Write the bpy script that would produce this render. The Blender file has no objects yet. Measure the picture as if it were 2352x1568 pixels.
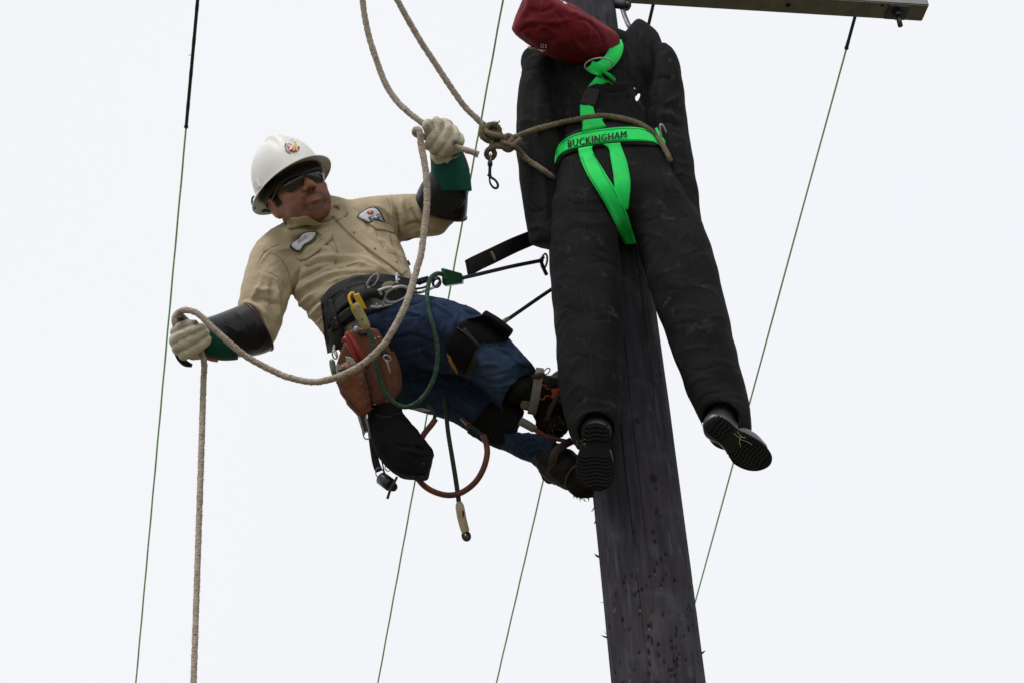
import bpy, bmesh, math, random
import numpy as np
from mathutils import Vector, Matrix
from mathutils.bvhtree import BVHTree

random.seed(7)
rng = np.random.default_rng(7)
scene = bpy.context.scene
col = scene.collection

# ------------------------------------------------------------------ camera
PITCH, ROLL = math.radians(35.0), math.radians(4.46)
FOC, D0 = 4550.0, 6.3                    # focal length in picture units (picture 2352 units wide), working distance in metres
U = D0 / FOC                             # metres per unit at the working distance
C0 = np.array([0.0, 0.0, 1.6])
_r0 = np.array([1.0, 0, 0]); _u0 = np.array([0, -math.sin(PITCH), math.cos(PITCH)])
FW = np.array([0, math.cos(PITCH), math.sin(PITCH)])
RT = math.cos(ROLL) * _r0 - math.sin(ROLL) * _u0
UP = math.sin(ROLL) * _r0 + math.cos(ROLL) * _u0
cam_data = bpy.data.cameras.new('camera')
cam = bpy.data.objects.new('camera', cam_data); col.objects.link(cam)
cam_data.sensor_width = 36.0; cam_data.sensor_fit = 'HORIZONTAL'
cam_data.lens = 36.0 * FOC / 2352.0
cam_data.clip_start = 0.05; cam_data.clip_end = 3000
cam.matrix_world = Matrix(((RT[0], UP[0], -FW[0], C0[0]), (RT[1], UP[1], -FW[1], C0[1]), (RT[2], UP[2], -FW[2], C0[2]), (0, 0, 0, 1)))
scene.camera = cam
scene.view_settings.view_transform = 'Standard'
scene.view_settings.look = 'None'
scene.view_settings.gamma = 1.0
scene.view_settings.exposure = 0.0
scene.view_settings.use_curve_mapping = False

# ------------------------------------------------------------------ sky and sun (overcast)
SUN_EL, SUN_AZ = math.radians(60), math.radians(-138)     # azimuth measured from +Y, clockwise seen from above
world = bpy.data.worlds.new('World'); scene.world = world
world.use_nodes = True
wn, wl = world.node_tree.nodes, world.node_tree.links
wn.clear()
sky = wn.new('ShaderNodeTexSky'); sky.sky_type = 'NISHITA'; sky.sun_disc = False
sky.sun_elevation = SUN_EL; sky.sun_rotation = SUN_AZ
sky.dust_density = 6.0; sky.air_density = 1.0
veil = wn.new('ShaderNodeMix'); veil.data_type = 'RGBA'
veil.inputs[0].default_value = 0.965                      # unbroken cloud deck covering the clear sky
veil.inputs[7].default_value = (9.28, 9.45, 9.8, 1)
cn = wn.new('ShaderNodeTexNoise'); cn.inputs['Scale'].default_value = 2.2; cn.inputs['Detail'].default_value = 3   # faint cloud tone
cm = wn.new('ShaderNodeMix'); cm.data_type = 'RGBA'
cm.inputs[6].default_value = (8.95, 9.16, 9.58, 1); cm.inputs[7].default_value = (9.55, 9.68, 9.95, 1)
ctc = wn.new('ShaderNodeTexCoord'); wl.new(ctc.outputs['Generated'], cn.inputs['Vector'])
wl.new(cn.outputs[0], cm.inputs[0]); wl.new(cm.outputs[2], veil.inputs[7])
bg = wn.new('ShaderNodeBackground'); bg.inputs[1].default_value = 0.1
wo = wn.new('ShaderNodeOutputWorld')
wl.new(sky.outputs[0], veil.inputs[6]); wl.new(veil.outputs[2], bg.inputs[0]); wl.new(bg.outputs[0], wo.inputs[0])
sun_d = bpy.data.lights.new('sun', 'SUN'); sun_d.energy = 1.5; sun_d.angle = math.radians(14); sun_d.color = (1.0, 0.97, 0.93)
sun = bpy.data.objects.new('sun', sun_d); col.objects.link(sun)
_sd = Vector((math.sin(SUN_AZ) * math.cos(SUN_EL), math.cos(SUN_AZ) * math.cos(SUN_EL), math.sin(SUN_EL)))
sun.rotation_euler = _sd.to_track_quat('Z', 'Y').to_euler()

# ------------------------------------------------------------------ placing
def W(p):
    """Site coordinates (x, y in picture units at the working distance, z = units beyond it) to metres in the world."""
    p = np.asarray(p, float); one = p.ndim == 1
    p = np.atleast_2d(p)
    d = D0 + p[:, 2:3] * U
    q = C0 + RT * ((p[:, 0:1] - 1176.0) / FOC * d) + UP * ((784.0 - p[:, 1:2]) / FOC * d) + FW * d
    return q[0] if one else q
def S(q):
    q = np.asarray(q, float); one = q.ndim == 1
    v = np.atleast_2d(q) - C0
    d = v @ FW
    r = np.stack([1176 + (v @ RT) / d * FOC, 784 - (v @ UP) / d * FOC, (d - D0) / U], 1)
    return r[0] if one else r
def at_height(x, y, h):
    """Point on the sight line through picture point x, y at height h."""
    v = RT * (x - 1176) / FOC + UP * (784 - y) / FOC + FW
    return C0 + v * ((h - C0[2]) / v[2])

def arr(*a): return np.array(a, float)
def norm(v): v = np.asarray(v, float); return v / (np.linalg.norm(v) + 1e-12)

def catmull(P, step=None, n=None, closed=False):
    P = np.asarray(P, float)
    if closed: Q = np.vstack([P[-1], P, P[0], P[1]])
    else: Q = np.vstack([2 * P[0] - P[1], P, 2 * P[-1] - P[-2]])
    out = []
    for i in range(1, len(Q) - 2):
        p0, p1, p2, p3 = Q[i - 1], Q[i], Q[i + 1], Q[i + 2]
        m = n or max(1, int(np.linalg.norm((p2 - p1)[:3]) / step + .5))
        t = np.linspace(0, 1, m, endpoint=False)[:, None]
        out.append(.5 * (2 * p1 + (p2 - p0) * t + (2 * p0 - 5 * p1 + 4 * p2 - p3) * t ** 2 + (3 * p1 - p0 - 3 * p2 + p3) * t ** 3))
    if not closed: out.append(P[-1:])
    return np.vstack(out)

# ------------------------------------------------------------------ objects
ORG = {}
def thing(name, label, cat, at, group=None):
    """An Empty at the thing's base (world point) that parents its parts."""
    o = bpy.data.objects.new(name, None); col.objects.link(o)
    o.location = tuple(at); o.empty_display_size = 0.1
    o['label'] = label; o['category'] = cat
    if group: o['group'] = group
    ORG[o.name] = np.array(at, float)
    return o
def tag(o, label=None, cat=None, group=None, kind=None):
    if label: o['label'] = label
    if cat: o['category'] = cat
    if group: o['group'] = group
    if kind: o['kind'] = kind
    return o
def mk(name, V, F, mat, parent=None, smooth=True, site=True, label=None, kind=None, tint=None, mats=None, midx=None):
    V = np.asarray(V, float)
    if site: V = W(V)
    me = bpy.data.meshes.new(name)
    org = ORG[parent.name] if parent else V.mean(0)
    if isinstance(F, np.ndarray): F = F.tolist()
    me.from_pydata((V - org).tolist(), [], F)
    me.polygons.foreach_set('use_smooth', [smooth] * len(me.polygons))
    for m in (mats or [mat]): me.materials.append(m)
    if midx is not None: me.polygons.foreach_set('material_index', list(midx))
    if tint is None and any(m.get('tinted') for m in (mats or [mat])): tint = np.zeros((len(V), 4), np.float32)
    if tint is not None:
        a = me.color_attributes.new('tint', 'FLOAT_COLOR', 'POINT')
        a.data.foreach_set('color', np.asarray(tint, np.float32).ravel())
    me.update()
    o = bpy.data.objects.new(name, me); col.objects.link(o)
    if parent: o.parent = parent
    else: o.location = tuple(org)
    ORG[o.name] = org
    if label: o['label'] = label
    if kind: o['kind'] = kind
    return o
class MB:
    """Collects several shapes that belong to one part."""
    def __init__(s): s.V = []; s.F = []; s.n = 0
    def add(s, VF):
        V, F = VF
        F = F.tolist() if isinstance(F, np.ndarray) else F
        s.V.append(np.asarray(V, float)); s.F += [[i + s.n for i in f] for f in F]; s.n += len(V)
        return s
    def get(s): return np.vstack(s.V), s.F

# ------------------------------------------------------------------ materials
def hexl(r, g, b):
    f = lambda c: (c / 255 / 12.92) if c <= 10 else ((c / 255 + .055) / 1.055) ** 2.4
    return (f(r), f(g), f(b))
def mat(name, c1, c2=None, scale=10, rough=.7, rough2=None, bump=0, bscale=300, bdist=.002, metal=0, spec=.4, tint=False, dust=None,
        dscale=30, dlo=.58, dhi=.75, stretch=None, sheen=0, coat=0, alpha=1, detail=6, weave=0, trans=0, contrast=(.35, .65), sub=0):
    m = bpy.data.materials.new(name); m.use_nodes = True
    nt = m.node_tree; N, L = nt.nodes, nt.links
    b = N['Principled BSDF']
    b.inputs['Roughness'].default_value = rough; b.inputs['Metallic'].default_value = metal
    b.inputs['Specular IOR Level'].default_value = spec
    if sheen: b.inputs['Sheen Weight'].default_value = sheen; b.inputs['Sheen Roughness'].default_value = .5
    if coat: b.inputs['Coat Weight'].default_value = coat; b.inputs['Coat Roughness'].default_value = .08
    if sub: b.inputs['Subsurface Weight'].default_value = sub; b.inputs['Subsurface Radius'].default_value = (.006, .002, .001)
    if alpha < 1: b.inputs['Alpha'].default_value = alpha
    if trans: b.inputs['Transmission Weight'].default_value = trans
    tc = N.new('ShaderNodeTexCoord'); src = tc.outputs['Object']
    if stretch:
        mp = N.new('ShaderNodeMapping'); mp.inputs['Scale'].default_value = stretch
        L.new(src, mp.inputs[0]); ssrc = mp.outputs[0]
    else: ssrc = src
    c2 = c2 or tuple(c * .75 for c in c1)
    nz = N.new('ShaderNodeTexNoise'); nz.inputs['Scale'].default_value = scale; nz.inputs['Detail'].default_value = detail
    L.new(ssrc, nz.inputs['Vector'])
    rp = N.new('ShaderNodeMapRange'); rp.inputs[1].default_value, rp.inputs[2].default_value = contrast
    L.new(nz.outputs[0], rp.inputs[0])
    mx = N.new('ShaderNodeMix'); mx.data_type = 'RGBA'
    mx.inputs[6].default_value = (*c1, 1); mx.inputs[7].default_value = (*c2, 1)
    L.new(rp.outputs[0], mx.inputs[0]); cur = mx.outputs[2]
    if rough2 is not None:
        rr = N.new('ShaderNodeMapRange'); rr.inputs[3].default_value = rough; rr.inputs[4].default_value = rough2
        L.new(rp.outputs[0], rr.inputs[0]); L.new(rr.outputs[0], b.inputs['Roughness'])
    if dust:
        dn = N.new('ShaderNodeTexNoise'); dn.inputs['Scale'].default_value = dscale; dn.inputs['Detail'].default_value = 8
        dn.inputs['Roughness'].default_value = .65; dn.inputs['Distortion'].default_value = .6
        L.new(src, dn.inputs['Vector'])
        dr = N.new('ShaderNodeMapRange'); dr.inputs[1].default_value = dlo; dr.inputs[2].default_value = dhi
        dr.inputs[4].default_value = dust[3]; L.new(dn.outputs[0], dr.inputs[0])
        dm = N.new('ShaderNodeMix'); dm.data_type = 'RGBA'; dm.inputs[7].default_value = (*dust[:3], 1)
        L.new(dr.outputs[0], dm.inputs[0]); L.new(cur, dm.inputs[6]); cur = dm.outputs[2]
    if tint:
        m['tinted'] = 1
        at = N.new('ShaderNodeAttribute'); at.attribute_name = 'tint'
        tm = N.new('ShaderNodeMix'); tm.data_type = 'RGBA'
        L.new(at.outputs['Alpha'], tm.inputs[0]); L.new(cur, tm.inputs[6]); L.new(at.outputs['Color'], tm.inputs[7]); cur = tm.outputs[2]
    L.new(cur, b.inputs['Base Color'])
    if bump or weave:
        bn = N.new('ShaderNodeTexNoise'); bn.inputs['Scale'].default_value = bscale; bn.inputs['Detail'].default_value = 4
        L.new(ssrc, bn.inputs['Vector'])
        bp = N.new('ShaderNodeBump'); bp.inputs['Strength'].default_value = bump; bp.inputs['Distance'].default_value = bdist
        L.new(bn.outputs[0], bp.inputs['Height']); out = bp.outputs[0]
        if weave:
            wv = N.new('ShaderNodeTexWave'); wv.inputs['Scale'].default_value = weave; wv.bands_direction = 'DIAGONAL'
            L.new(src, wv.inputs[0])
            b2 = N.new('ShaderNodeBump'); b2.inputs['Strength'].default_value = .25; b2.inputs['Distance'].default_value = .0006
            L.new(wv.outputs[1], b2.inputs['Height']); L.new(out, b2.inputs['Normal']); out = b2.outputs[0]
        L.new(out, b.inputs['Normal'])
    return m

M = {}
M['khaki'] = mat('khaki_cotton', (.49, .405, .27), (.42, .34, .22), 14, .85, bump=.5, bscale=900, bdist=.0008, spec=.2, sheen=.1, dust=(.25, .19, .11, .5), dscale=9, dlo=.6, dhi=.8)
M['khaki_seam'] = mat('khaki_seam', (.30, .235, .14), (.25, .19, .11), 40, .85, spec=.2)
M['denim'] = mat('denim', (.0165, .0265, .055), (.028, .044, .088), 22, .9, bump=.6, bscale=1200, bdist=.0008, spec=.08, tint=True, dust=(.065, .095, .17, .6), dscale=24, dlo=.54, dhi=.78)
M['denim_seam'] = mat('denim_seam', (.05, .085, .17), (.03, .06, .13), 60, .85, spec=.15)
M['suit'] = mat('black_canvas', (.0165, .0155, .0158), (.0105, .010, .0112), 10, .9, bump=.35, bscale=700, bdist=.0008, spec=.12, dust=(.13, .12, .11, .5), dscale=17, dlo=.585, dhi=.78)
M['suit_seam'] = mat('black_canvas_seam', (.024, .022, .024), (.016, .016, .018), 50, .8, spec=.15)
M['hood'] = mat('red_hood_cloth', (.185, .0095, .018), (.12, .008, .015), 9, .8, bump=.4, bscale=700, bdist=.0008, spec=.2, dust=(.22, .03, .03, .5), dscale=8, dlo=.5, dhi=.75)
M['neon'] = mat('neon_webbing', (.015, .88, .15), (.012, .80, .13), 30, .65, bump=.3, bscale=1500, bdist=.0005, spec=.3, dust=(.13, .26, .07, .75), dscale=17, dlo=.54, dhi=.8, weave=0)
M['neon_seam'] = mat('neon_stitching', (.01, .28, .06), (.01, .2, .05), 90, .8, spec=.2)
M['black_web'] = mat('black_webbing', (.014, .013, .014), (.022, .02, .02), 40, .7, bump=.3, bscale=900, bdist=.0008, spec=.3)
M['ink'] = mat('black_print', (.012, .02, .014), (.01, .015, .012), 40, .7, spec=.2)
M['steel'] = mat('dull_steel', (.50, .50, .51), (.34, .34, .35), 60, .38, rough2=.55, metal=.45, spec=.5)
M['steel_dark'] = mat('dark_steel', (.09, .09, .095), (.05, .05, .055), 60, .4, metal=.8, spec=.5)
M['belt'] = mat('black_leather', (.0125, .0125, .0145), (.020, .020, .022), 25, .6, rough2=.75, bump=.3, bscale=300, bdist=.001, spec=.25)
M['pouch'] = mat('brown_leather', (.215, .073, .036), (.125, .040, .022), 16, .5, rough2=.65, bump=.45, bscale=220, bdist=.0015, spec=.4, dust=(.035, .02, .016, .8), dscale=13, dlo=.55, dhi=.75)
M['pouch_edge'] = mat('leather_edge', (.05, .022, .015), (.03, .015, .01), 30, .6)
M['glove'] = mat('work_glove_leather', (.62, .57, .45), (.49, .435, .33), 22, .75, bump=.5, bscale=160, bdist=.0025, spec=.25, dust=(.13, .10, .07, .7), dscale=16, dlo=.55, dhi=.78, tint=True)
M['rubber'] = mat('black_rubber', (.0095, .009, .011), (.0075, .0075, .0085), 12, .30, rough2=.42, spec=.28, bump=.1, bscale=60, bdist=.002)
M['rubber_red'] = mat('red_rubber_edge', (.075, .007, .013), (.05, .006, .01), 12, .45, spec=.4)
M['teal'] = mat('green_liner', (.003, .085, .055), (.002, .06, .042), 14, .75, bump=.3, bscale=500, bdist=.001, spec=.25)
M['orange'] = mat('orange_lining', (.75, .09, .04), (.6, .07, .03), 12, .6)
M['skin'] = mat('skin', (.33, .158, .100), (.26, .115, .071), 30, .6, bump=.5, bscale=420, bdist=.0012, spec=.22, tint=True, sub=.06)
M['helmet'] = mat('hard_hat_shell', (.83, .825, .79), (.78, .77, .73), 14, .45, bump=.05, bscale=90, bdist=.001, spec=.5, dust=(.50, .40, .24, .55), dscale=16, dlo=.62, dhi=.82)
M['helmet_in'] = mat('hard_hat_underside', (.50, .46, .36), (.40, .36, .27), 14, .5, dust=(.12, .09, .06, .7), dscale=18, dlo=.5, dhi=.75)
M['strapblack'] = mat('black_suspension', (.012, .012, .013), (.02, .02, .02), 20, .6)
M['lens'] = mat('dark_lens', (.010, .008, .008), (.014, .012, .012), 6, .05, spec=.55, alpha=.80)
M['frame'] = mat('black_frame', (.01, .01, .01), (.014, .014, .014), 20, .25, spec=.5)
M['decal_red'] = mat('red_decal', (.55, .05, .07), (.5, .04, .06), 20, .4)
M['decal_white'] = mat('white_decal', (.75, .75, .76), (.7, .7, .72), 20, .5)
M['decal_yellow'] = mat('yellow_decal', (.85, .55, .12), (.8, .5, .08), 20, .5)
M['decal_blue'] = mat('blue_print', (.10, .12, .30), (.08, .1, .25), 20, .6)
M['patch_edge'] = mat('patch_border', (.02, .022, .04), (.016, .018, .03), 60, .8)
M['patch'] = mat('patch_cloth', (.70, .71, .76), (.62, .63, .68), 50, .8, bump=.3, bscale=900, bdist=.0005)
M['rope'] = mat('rope_fibre', (.47, .395, .325), (.35, .29, .235), 45, .9, bump=.6, bscale=900, bdist=.001, spec=.15, tint=True, dust=(.16, .13, .105, .6), dscale=55, dlo=.5, dhi=.75)
M['rope_dark'] = mat('weathered_rope_fibre', (.22, .178, .125), (.15, .12, .085), 45, .9, bump=.6, bscale=900, bdist=.001, spec=.15, tint=True, dust=(.06, .05, .04, .7), dscale=55, dlo=.5, dhi=.75)
M['green_rope'] = mat('green_rope_cover', (.024, .066, .040), (.016, .042, .027), 40, .75, bump=.5, bscale=900, bdist=.001, spec=.3, tint=True, dust=(.10, .14, .08, .7), dscale=130, dlo=.55, dhi=.7)
M['grey_rope'] = mat('grey_green_rope', (.055, .055, .042), (.03, .03, .024), 60, .8, bump=.5, bscale=900, bdist=.001, tint=True)
M['black_rope'] = mat('black_rope', (.018, .018, .019), (.03, .03, .03), 60, .7, bump=.4, bscale=900, bdist=.001, tint=True)
M['orange_hose'] = mat('orange_hose', (.21, .056, .026), (.12, .032, .017), 20, .45, spec=.4, dust=(.05, .025, .02, .8), dscale=14, dlo=.5, dhi=.7)
M['yellow'] = mat('yellow_paint', (.72, .42, .022), (.62, .34, .02), 20, .4, dust=(.15, .1, .03, .7), dscale=45, dlo=.6, dhi=.75)
M['tape'] = mat('dirty_yellow_tape', (.35, .29, .11), (.24, .20, .085), 30, .6, dust=(.04, .04, .03, .9), dscale=60, dlo=.58, dhi=.66)
M['tape_white'] = mat('dirty_white_tape', (.50, .44, .33), (.42, .30, .14), 30, .6, dust=(.05, .04, .03, .9), dscale=40, dlo=.62, dhi=.7)
M['adjuster'] = mat('green_anodised', (.012, .10, .045), (.008, .06, .03), 30, .35, metal=.3, spec=.5)
M['red_grip'] = mat('red_grip', (.30, .025, .02), (.22, .02, .016), 20, .35, spec=.5, dust=(.06, .02, .02, .7), dscale=40, dlo=.58, dhi=.75)
M['bag'] = mat('black_nylon', (.0075, .007, .0085), (.0105, .010, .011), 20, .85, bump=.4, bscale=400, bdist=.001, spec=.1)
M['kneepad'] = mat('black_foam', (.007, .0065, .0068), (.0105, .010, .010), 20, .9, bump=.5, bscale=250, bdist=.002, spec=.1)
M['boot'] = mat('black_boot_leather', (.0095, .0085, .009), (.016, .014, .0135), 16, .55, rough2=.75, bump=.4, bscale=150, bdist=.002, spec=.16)
M['boot_sole'] = mat('boot_rubber_sole', (.012, .009, .008), (.025, .018, .013), 30, .9, bump=.6, bscale=120, bdist=.004, spec=.1, dust=(.06, .042, .022, .8), dscale=40, dlo=.55, dhi=.75)
M['wellie'] = mat('grey_rubber_boot', (.10, .105, .12), (.075, .08, .09), 14, .38, spec=.5, dust=(.12, .15, .13, .6), dscale=26, dlo=.6, dhi=.75)
M['tread'] = mat('black_tread', (.0065, .006, .006), (.0095, .0085, .008), 24, .8, spec=.15, bump=.3, bscale=120, bdist=.002)
M['grey_strap'] = mat('grey_leather_strap', (.20, .185, .17), (.13, .115, .10), 25, .7, bump=.4, bscale=260, bdist=.001)
M['brown_strap'] = mat('brown_leather_keeper', (.060, .036, .028), (.04, .025, .02), 25, .65)
M['climber'] = mat('orange_climber_iron', (.46, .065, .025), (.34, .045, .02), 25, .45, dust=(.08, .03, .02, .8), dscale=30, dlo=.55, dhi=.72)
M['straw'] = mat('dry_straw', (.20, .155, .075), (.12, .10, .045), 30, .8)
M['grass_bit'] = mat('green_grass_blade', (.18, .21, .09), (.24, .25, .13), 30, .7)
M['wire'] = mat('green_line', (.45, .74, .38), (.34, .60, .28), 80, .6)
M['grip'] = mat('dark_wire_grip', (.030, .033, .024), (.02, .022, .016), 80, .5, metal=.3, tint=True)
M['arm'] = mat('lit_crossarm', (.33, .345, .335), (.27, .28, .27), 12, .6, bump=.1, bscale=60, bdist=.001)  # lit tone of the beam's sides put into this grey
M['arm_under'] = mat('crossarm_shaded_underside', (.16, .145, .122), (.12, .108, .09), 20, .7, bump=.2, bscale=120, bdist=.001)  # same beam: shade underneath put into a darker brown
M['ground'] = mat('grass_ground', (.12, .12, .07), (.17, .15, .11), 1.2, .95, spec=.1)

# ------------------------------------------------------------------ implicit shapes -> mesh
class Field:
    def __init__(s, lo, hi, h):
        s.lo = np.array(lo, float); s.h = h
        s.n = np.ceil((np.array(hi, float) - s.lo) / h).astype(int) + 1
        s.ax = [(s.lo[i] + h * np.arange(s.n[i])).astype(np.float32) for i in range(3)]
        s.D = np.full(s.n, 60.0, np.float32)
    def blk(s, lo, hi):
        i0 = np.clip(np.floor((np.array(lo) - s.lo) / s.h).astype(int), 0, s.n - 1)
        i1 = np.clip(np.ceil((np.array(hi) - s.lo) / s.h).astype(int) + 1, i0 + 1, s.n)
        sl = tuple(slice(a, b) for a, b in zip(i0, i1))
        return sl, s.ax[0][sl[0]][:, None, None], s.ax[1][sl[1]][None, :, None], s.ax[2][sl[2]][None, None, :]
    def merge(s, sl, d, k, op='u'):
        a = s.D[sl]
        if op == 'u':
            if k > 0:
                h = np.maximum(k - np.abs(a - d), 0) / k
                s.D[sl] = np.minimum(a, d) - h * h * k * .25
            else: s.D[sl] = np.minimum(a, d)
        else:
            d = -d
            if k > 0:
                h = np.maximum(k - np.abs(a - d), 0) / k
                s.D[sl] = np.maximum(a, d) + h * h * k * .25
            else: s.D[sl] = np.maximum(a, d)
        return s
    def loft(s, secs, k=8, sub=4, op='u', nrm=None, raw=False, p=2.0):
        """secs: rows x, y, z, half width across the picture, half depth."""
        Q = np.array([r if len(r) == 5 else (*r[:4], r[3]) for r in secs], float)
        if not raw and len(Q) > 2: Q = catmull(Q, n=sub)
        rm = Q[:, 3:5].max() + k + 3 * s.h
        sl, X, Y, Z = s.blk(Q[:, :3].min(0) - rm, Q[:, :3].max(0) + rm)
        T = np.full([a.stop - a.start for a in sl], 60.0, np.float32)
        o = np.array([a.start for a in sl])
        for A, B in zip(Q[:-1], Q[1:]):
            t = B[:3] - A[:3]; Ln = np.linalg.norm(t)
            if Ln < 1e-6: continue
            t = t / Ln
            n = norm(np.cross(t, nrm if nrm is not None else (0, 0, 1.0))); m = np.cross(n, t)
            r = max(A[3:5].max(), B[3:5].max()) + k + 3 * s.h
            s2, X, Y, Z = s.blk(np.minimum(A[:3], B[:3]) - r, np.maximum(A[:3], B[:3]) + r)
            s2r = tuple(slice(max(a.start - c, 0), a.stop - c) for a, c in zip(s2, o))
            X = X - np.float32(A[0]); Y = Y - np.float32(A[1]); Z = Z - np.float32(A[2])
            u = X * t[0] + Y * t[1] + Z * t[2]
            c = np.clip(u / Ln, 0, 1)
            a = A[3] + (B[3] - A[3]) * c; b = A[4] + (B[4] - A[4]) * c
            pn = (X * n[0] + Y * n[1] + Z * n[2]) / a; pm = (X * m[0] + Y * m[1] + Z * m[2]) / b
            mn = np.minimum(a, b); pt = (u - c * Ln) / mn
            if p == 2.0: d = ((np.sqrt(pn * pn + pm * pm + pt * pt) - 1) * mn).astype(np.float32)
            else: d = ((np.sqrt(((np.abs(pn) + 1e-4) ** p + (np.abs(pm) + 1e-4) ** p) ** (2 / p) + pt * pt) - 1) * mn).astype(np.float32)
            T[s2r] = np.minimum(T[s2r], d)
        return s.merge(sl, T, k, op)
    def ell(s, c, r, R=None, k=8, op='u'):
        c = np.array(c, float); r = np.array(r, float); rm = r.max() + k + 3 * s.h
        sl, X, Y, Z = s.blk(c - rm, c + rm)
        X = X - c[0]; Y = Y - c[1]; Z = Z - c[2]
        if R is None: R = np.eye(3)
        q = [(X * R[0, i] + Y * R[1, i] + Z * R[2, i]) for i in range(3)]
        k0 = np.sqrt(sum((q[i] / r[i]) ** 2 for i in range(3))); k1 = np.sqrt(sum((q[i] / r[i] ** 2) ** 2 for i in range(3))) + 1e-6
        return s.merge(sl, (k0 * (k0 - 1) / k1).astype(np.float32), k, op)
    def plane(s, p, n, lo=None, hi=None, k=0):
        """Cuts away the side the normal points to."""
        n = norm(n)
        sl, X, Y, Z = s.blk(s.lo if lo is None else lo, s.lo + s.h * s.n if hi is None else hi)
        d = ((X - p[0]) * n[0] + (Y - p[1]) * n[1] + (Z - p[2]) * n[2]).astype(np.float32)
        return s.merge(sl, -d, k, 's')
    def mesh(s, smooth=1):
        D = s.D; Sg = D < 0
        nx, ny, nz = D.shape
        cnt = np.zeros((nx - 1, ny - 1, nz - 1), np.int8)
        for i in (0, 1):
            for j in (0, 1):
                for k in (0, 1): cnt += Sg[i:nx - 1 + i, j:ny - 1 + j, k:nz - 1 + k]
        I = np.argwhere((cnt > 0) & (cnt < 8))
        idx = np.full(cnt.shape, -1, np.int64); idx[tuple(I.T)] = np.arange(len(I))
        P = np.zeros((len(I), 3)); C = np.zeros(len(I))
        cor = [(a, b, c) for a in (0, 1) for b in (0, 1) for c in (0, 1)]
        val = {c: D[I[:, 0] + c[0], I[:, 1] + c[1], I[:, 2] + c[2]] for c in cor}
        for a in cor:
            for ax in range(3):
                if a[ax] == 0:
                    b = list(a); b[ax] = 1; b = tuple(b)
                    va, vb = val[a], val[b]; x = (va < 0) != (vb < 0)
                    t = np.where(x, va / np.where(x, va - vb, 1), 0)
                    q = np.array(a, float) + np.outer(t, np.array(b) - np.array(a))
                    P[x] += q[x]; C[x] += 1
        V = s.lo + (I + P / C[:, None]) * s.h
        Fs = []
        for ax in range(3):
            o = [0, 0, 0]; o[ax] = 1
            A = Sg[:nx - o[0], :ny - o[1], :nz - o[2]]; B = Sg[o[0]:, o[1]:, o[2]:]
            E = np.argwhere(A != B)
            b, c = (ax + 1) % 3, (ax + 2) % 3
            E = E[(E[:, b] > 0) & (E[:, c] > 0) & (E[:, b] < D.shape[b] - 1) & (E[:, c] < D.shape[c] - 1)]
            ins = A[tuple(E.T)]
            def cell(db, dc):
                e = E.copy(); e[:, b] += db; e[:, c] += dc
                return idx[tuple(e.T)]
            q = np.stack([cell(-1, -1), cell(0, -1), cell(0, 0), cell(-1, 0)], 1)
            q[~ins] = q[~ins][:, ::-1]
            Fs.append(q)
        F = np.vstack(Fs); F = F[(F >= 0).all(1)]
        for _ in range(smooth): V = lap(V, F, .5)
        return V, F
def lap(V, F, w=.5):
    a = F[:, [0, 1, 2, 3]].ravel(); b = F[:, [1, 2, 3, 0]].ravel()
    acc = np.zeros_like(V); n = np.zeros(len(V))
    for i in range(3): acc[:, i] = np.bincount(a, V[b, i], len(V)) + np.bincount(b, V[a, i], len(V))
    n = np.bincount(a, minlength=len(V)) + np.bincount(b, minlength=len(V))
    return V * (1 - w) + w * acc / np.maximum(n, 1)[:, None]
def vnormals(V, F):
    n = np.cross(V[F[:, 2]] - V[F[:, 0]], V[F[:, 3]] - V[F[:, 1]])
    N = np.zeros_like(V)
    for j in range(4):
        for i in range(3): N[:, i] += np.bincount(F[:, j], n[:, i], len(V))
    return N / (np.linalg.norm(N, axis=1)[:, None] + 1e-9)
def wob(P, L, seed, n=10):
    r = np.random.default_rng(seed)
    k = r.normal(size=(n, 3)); k /= np.linalg.norm(k, axis=1)[:, None]; k *= (2 * np.pi / L) * r.uniform(.6, 1.5, (n, 1))
    return np.sin(P @ k.T + r.uniform(0, 6.28, n)).sum(1) / math.sqrt(n)
def crinkle(P, L, seed, stretch=(1, 1, 1), sharp=.22):
    """Sharp-edged cloth creases: thin ridges along the level lines of a wavy field."""
    Q = P / np.array(stretch, float); Q = Q + 6 * np.column_stack([wob(Q, L * 1.3, seed + i, 6) for i in range(3)])
    w = wob(Q, L, seed + 9); g_ = .5 + .5 * np.tanh(wob(P, L * 2.2, seed + 17) * 1.5)
    return np.exp(-np.abs(w) / sharp) * g_
def seg_dist(P, pts):
    best = np.full(len(P), 1e9); tt = np.zeros(len(P)); acc = 0
    Ls = [np.linalg.norm(np.subtract(b, a)) for a, b in zip(pts[:-1], pts[1:])]; T = sum(Ls)
    for (a, b), l in zip(zip(pts[:-1], pts[1:]), Ls):
        a = np.array(a, float); b = np.array(b, float); v = b - a
        u = np.clip(((P - a) @ v) / (v @ v + 1e-9), 0, 1)
        d = np.linalg.norm(P - (a + u[:, None] * v), axis=1)
        c = d < best; best[c] = d[c]; tt[c] = (acc + u[c] * l) / T; acc += l
    return best, tt
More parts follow.
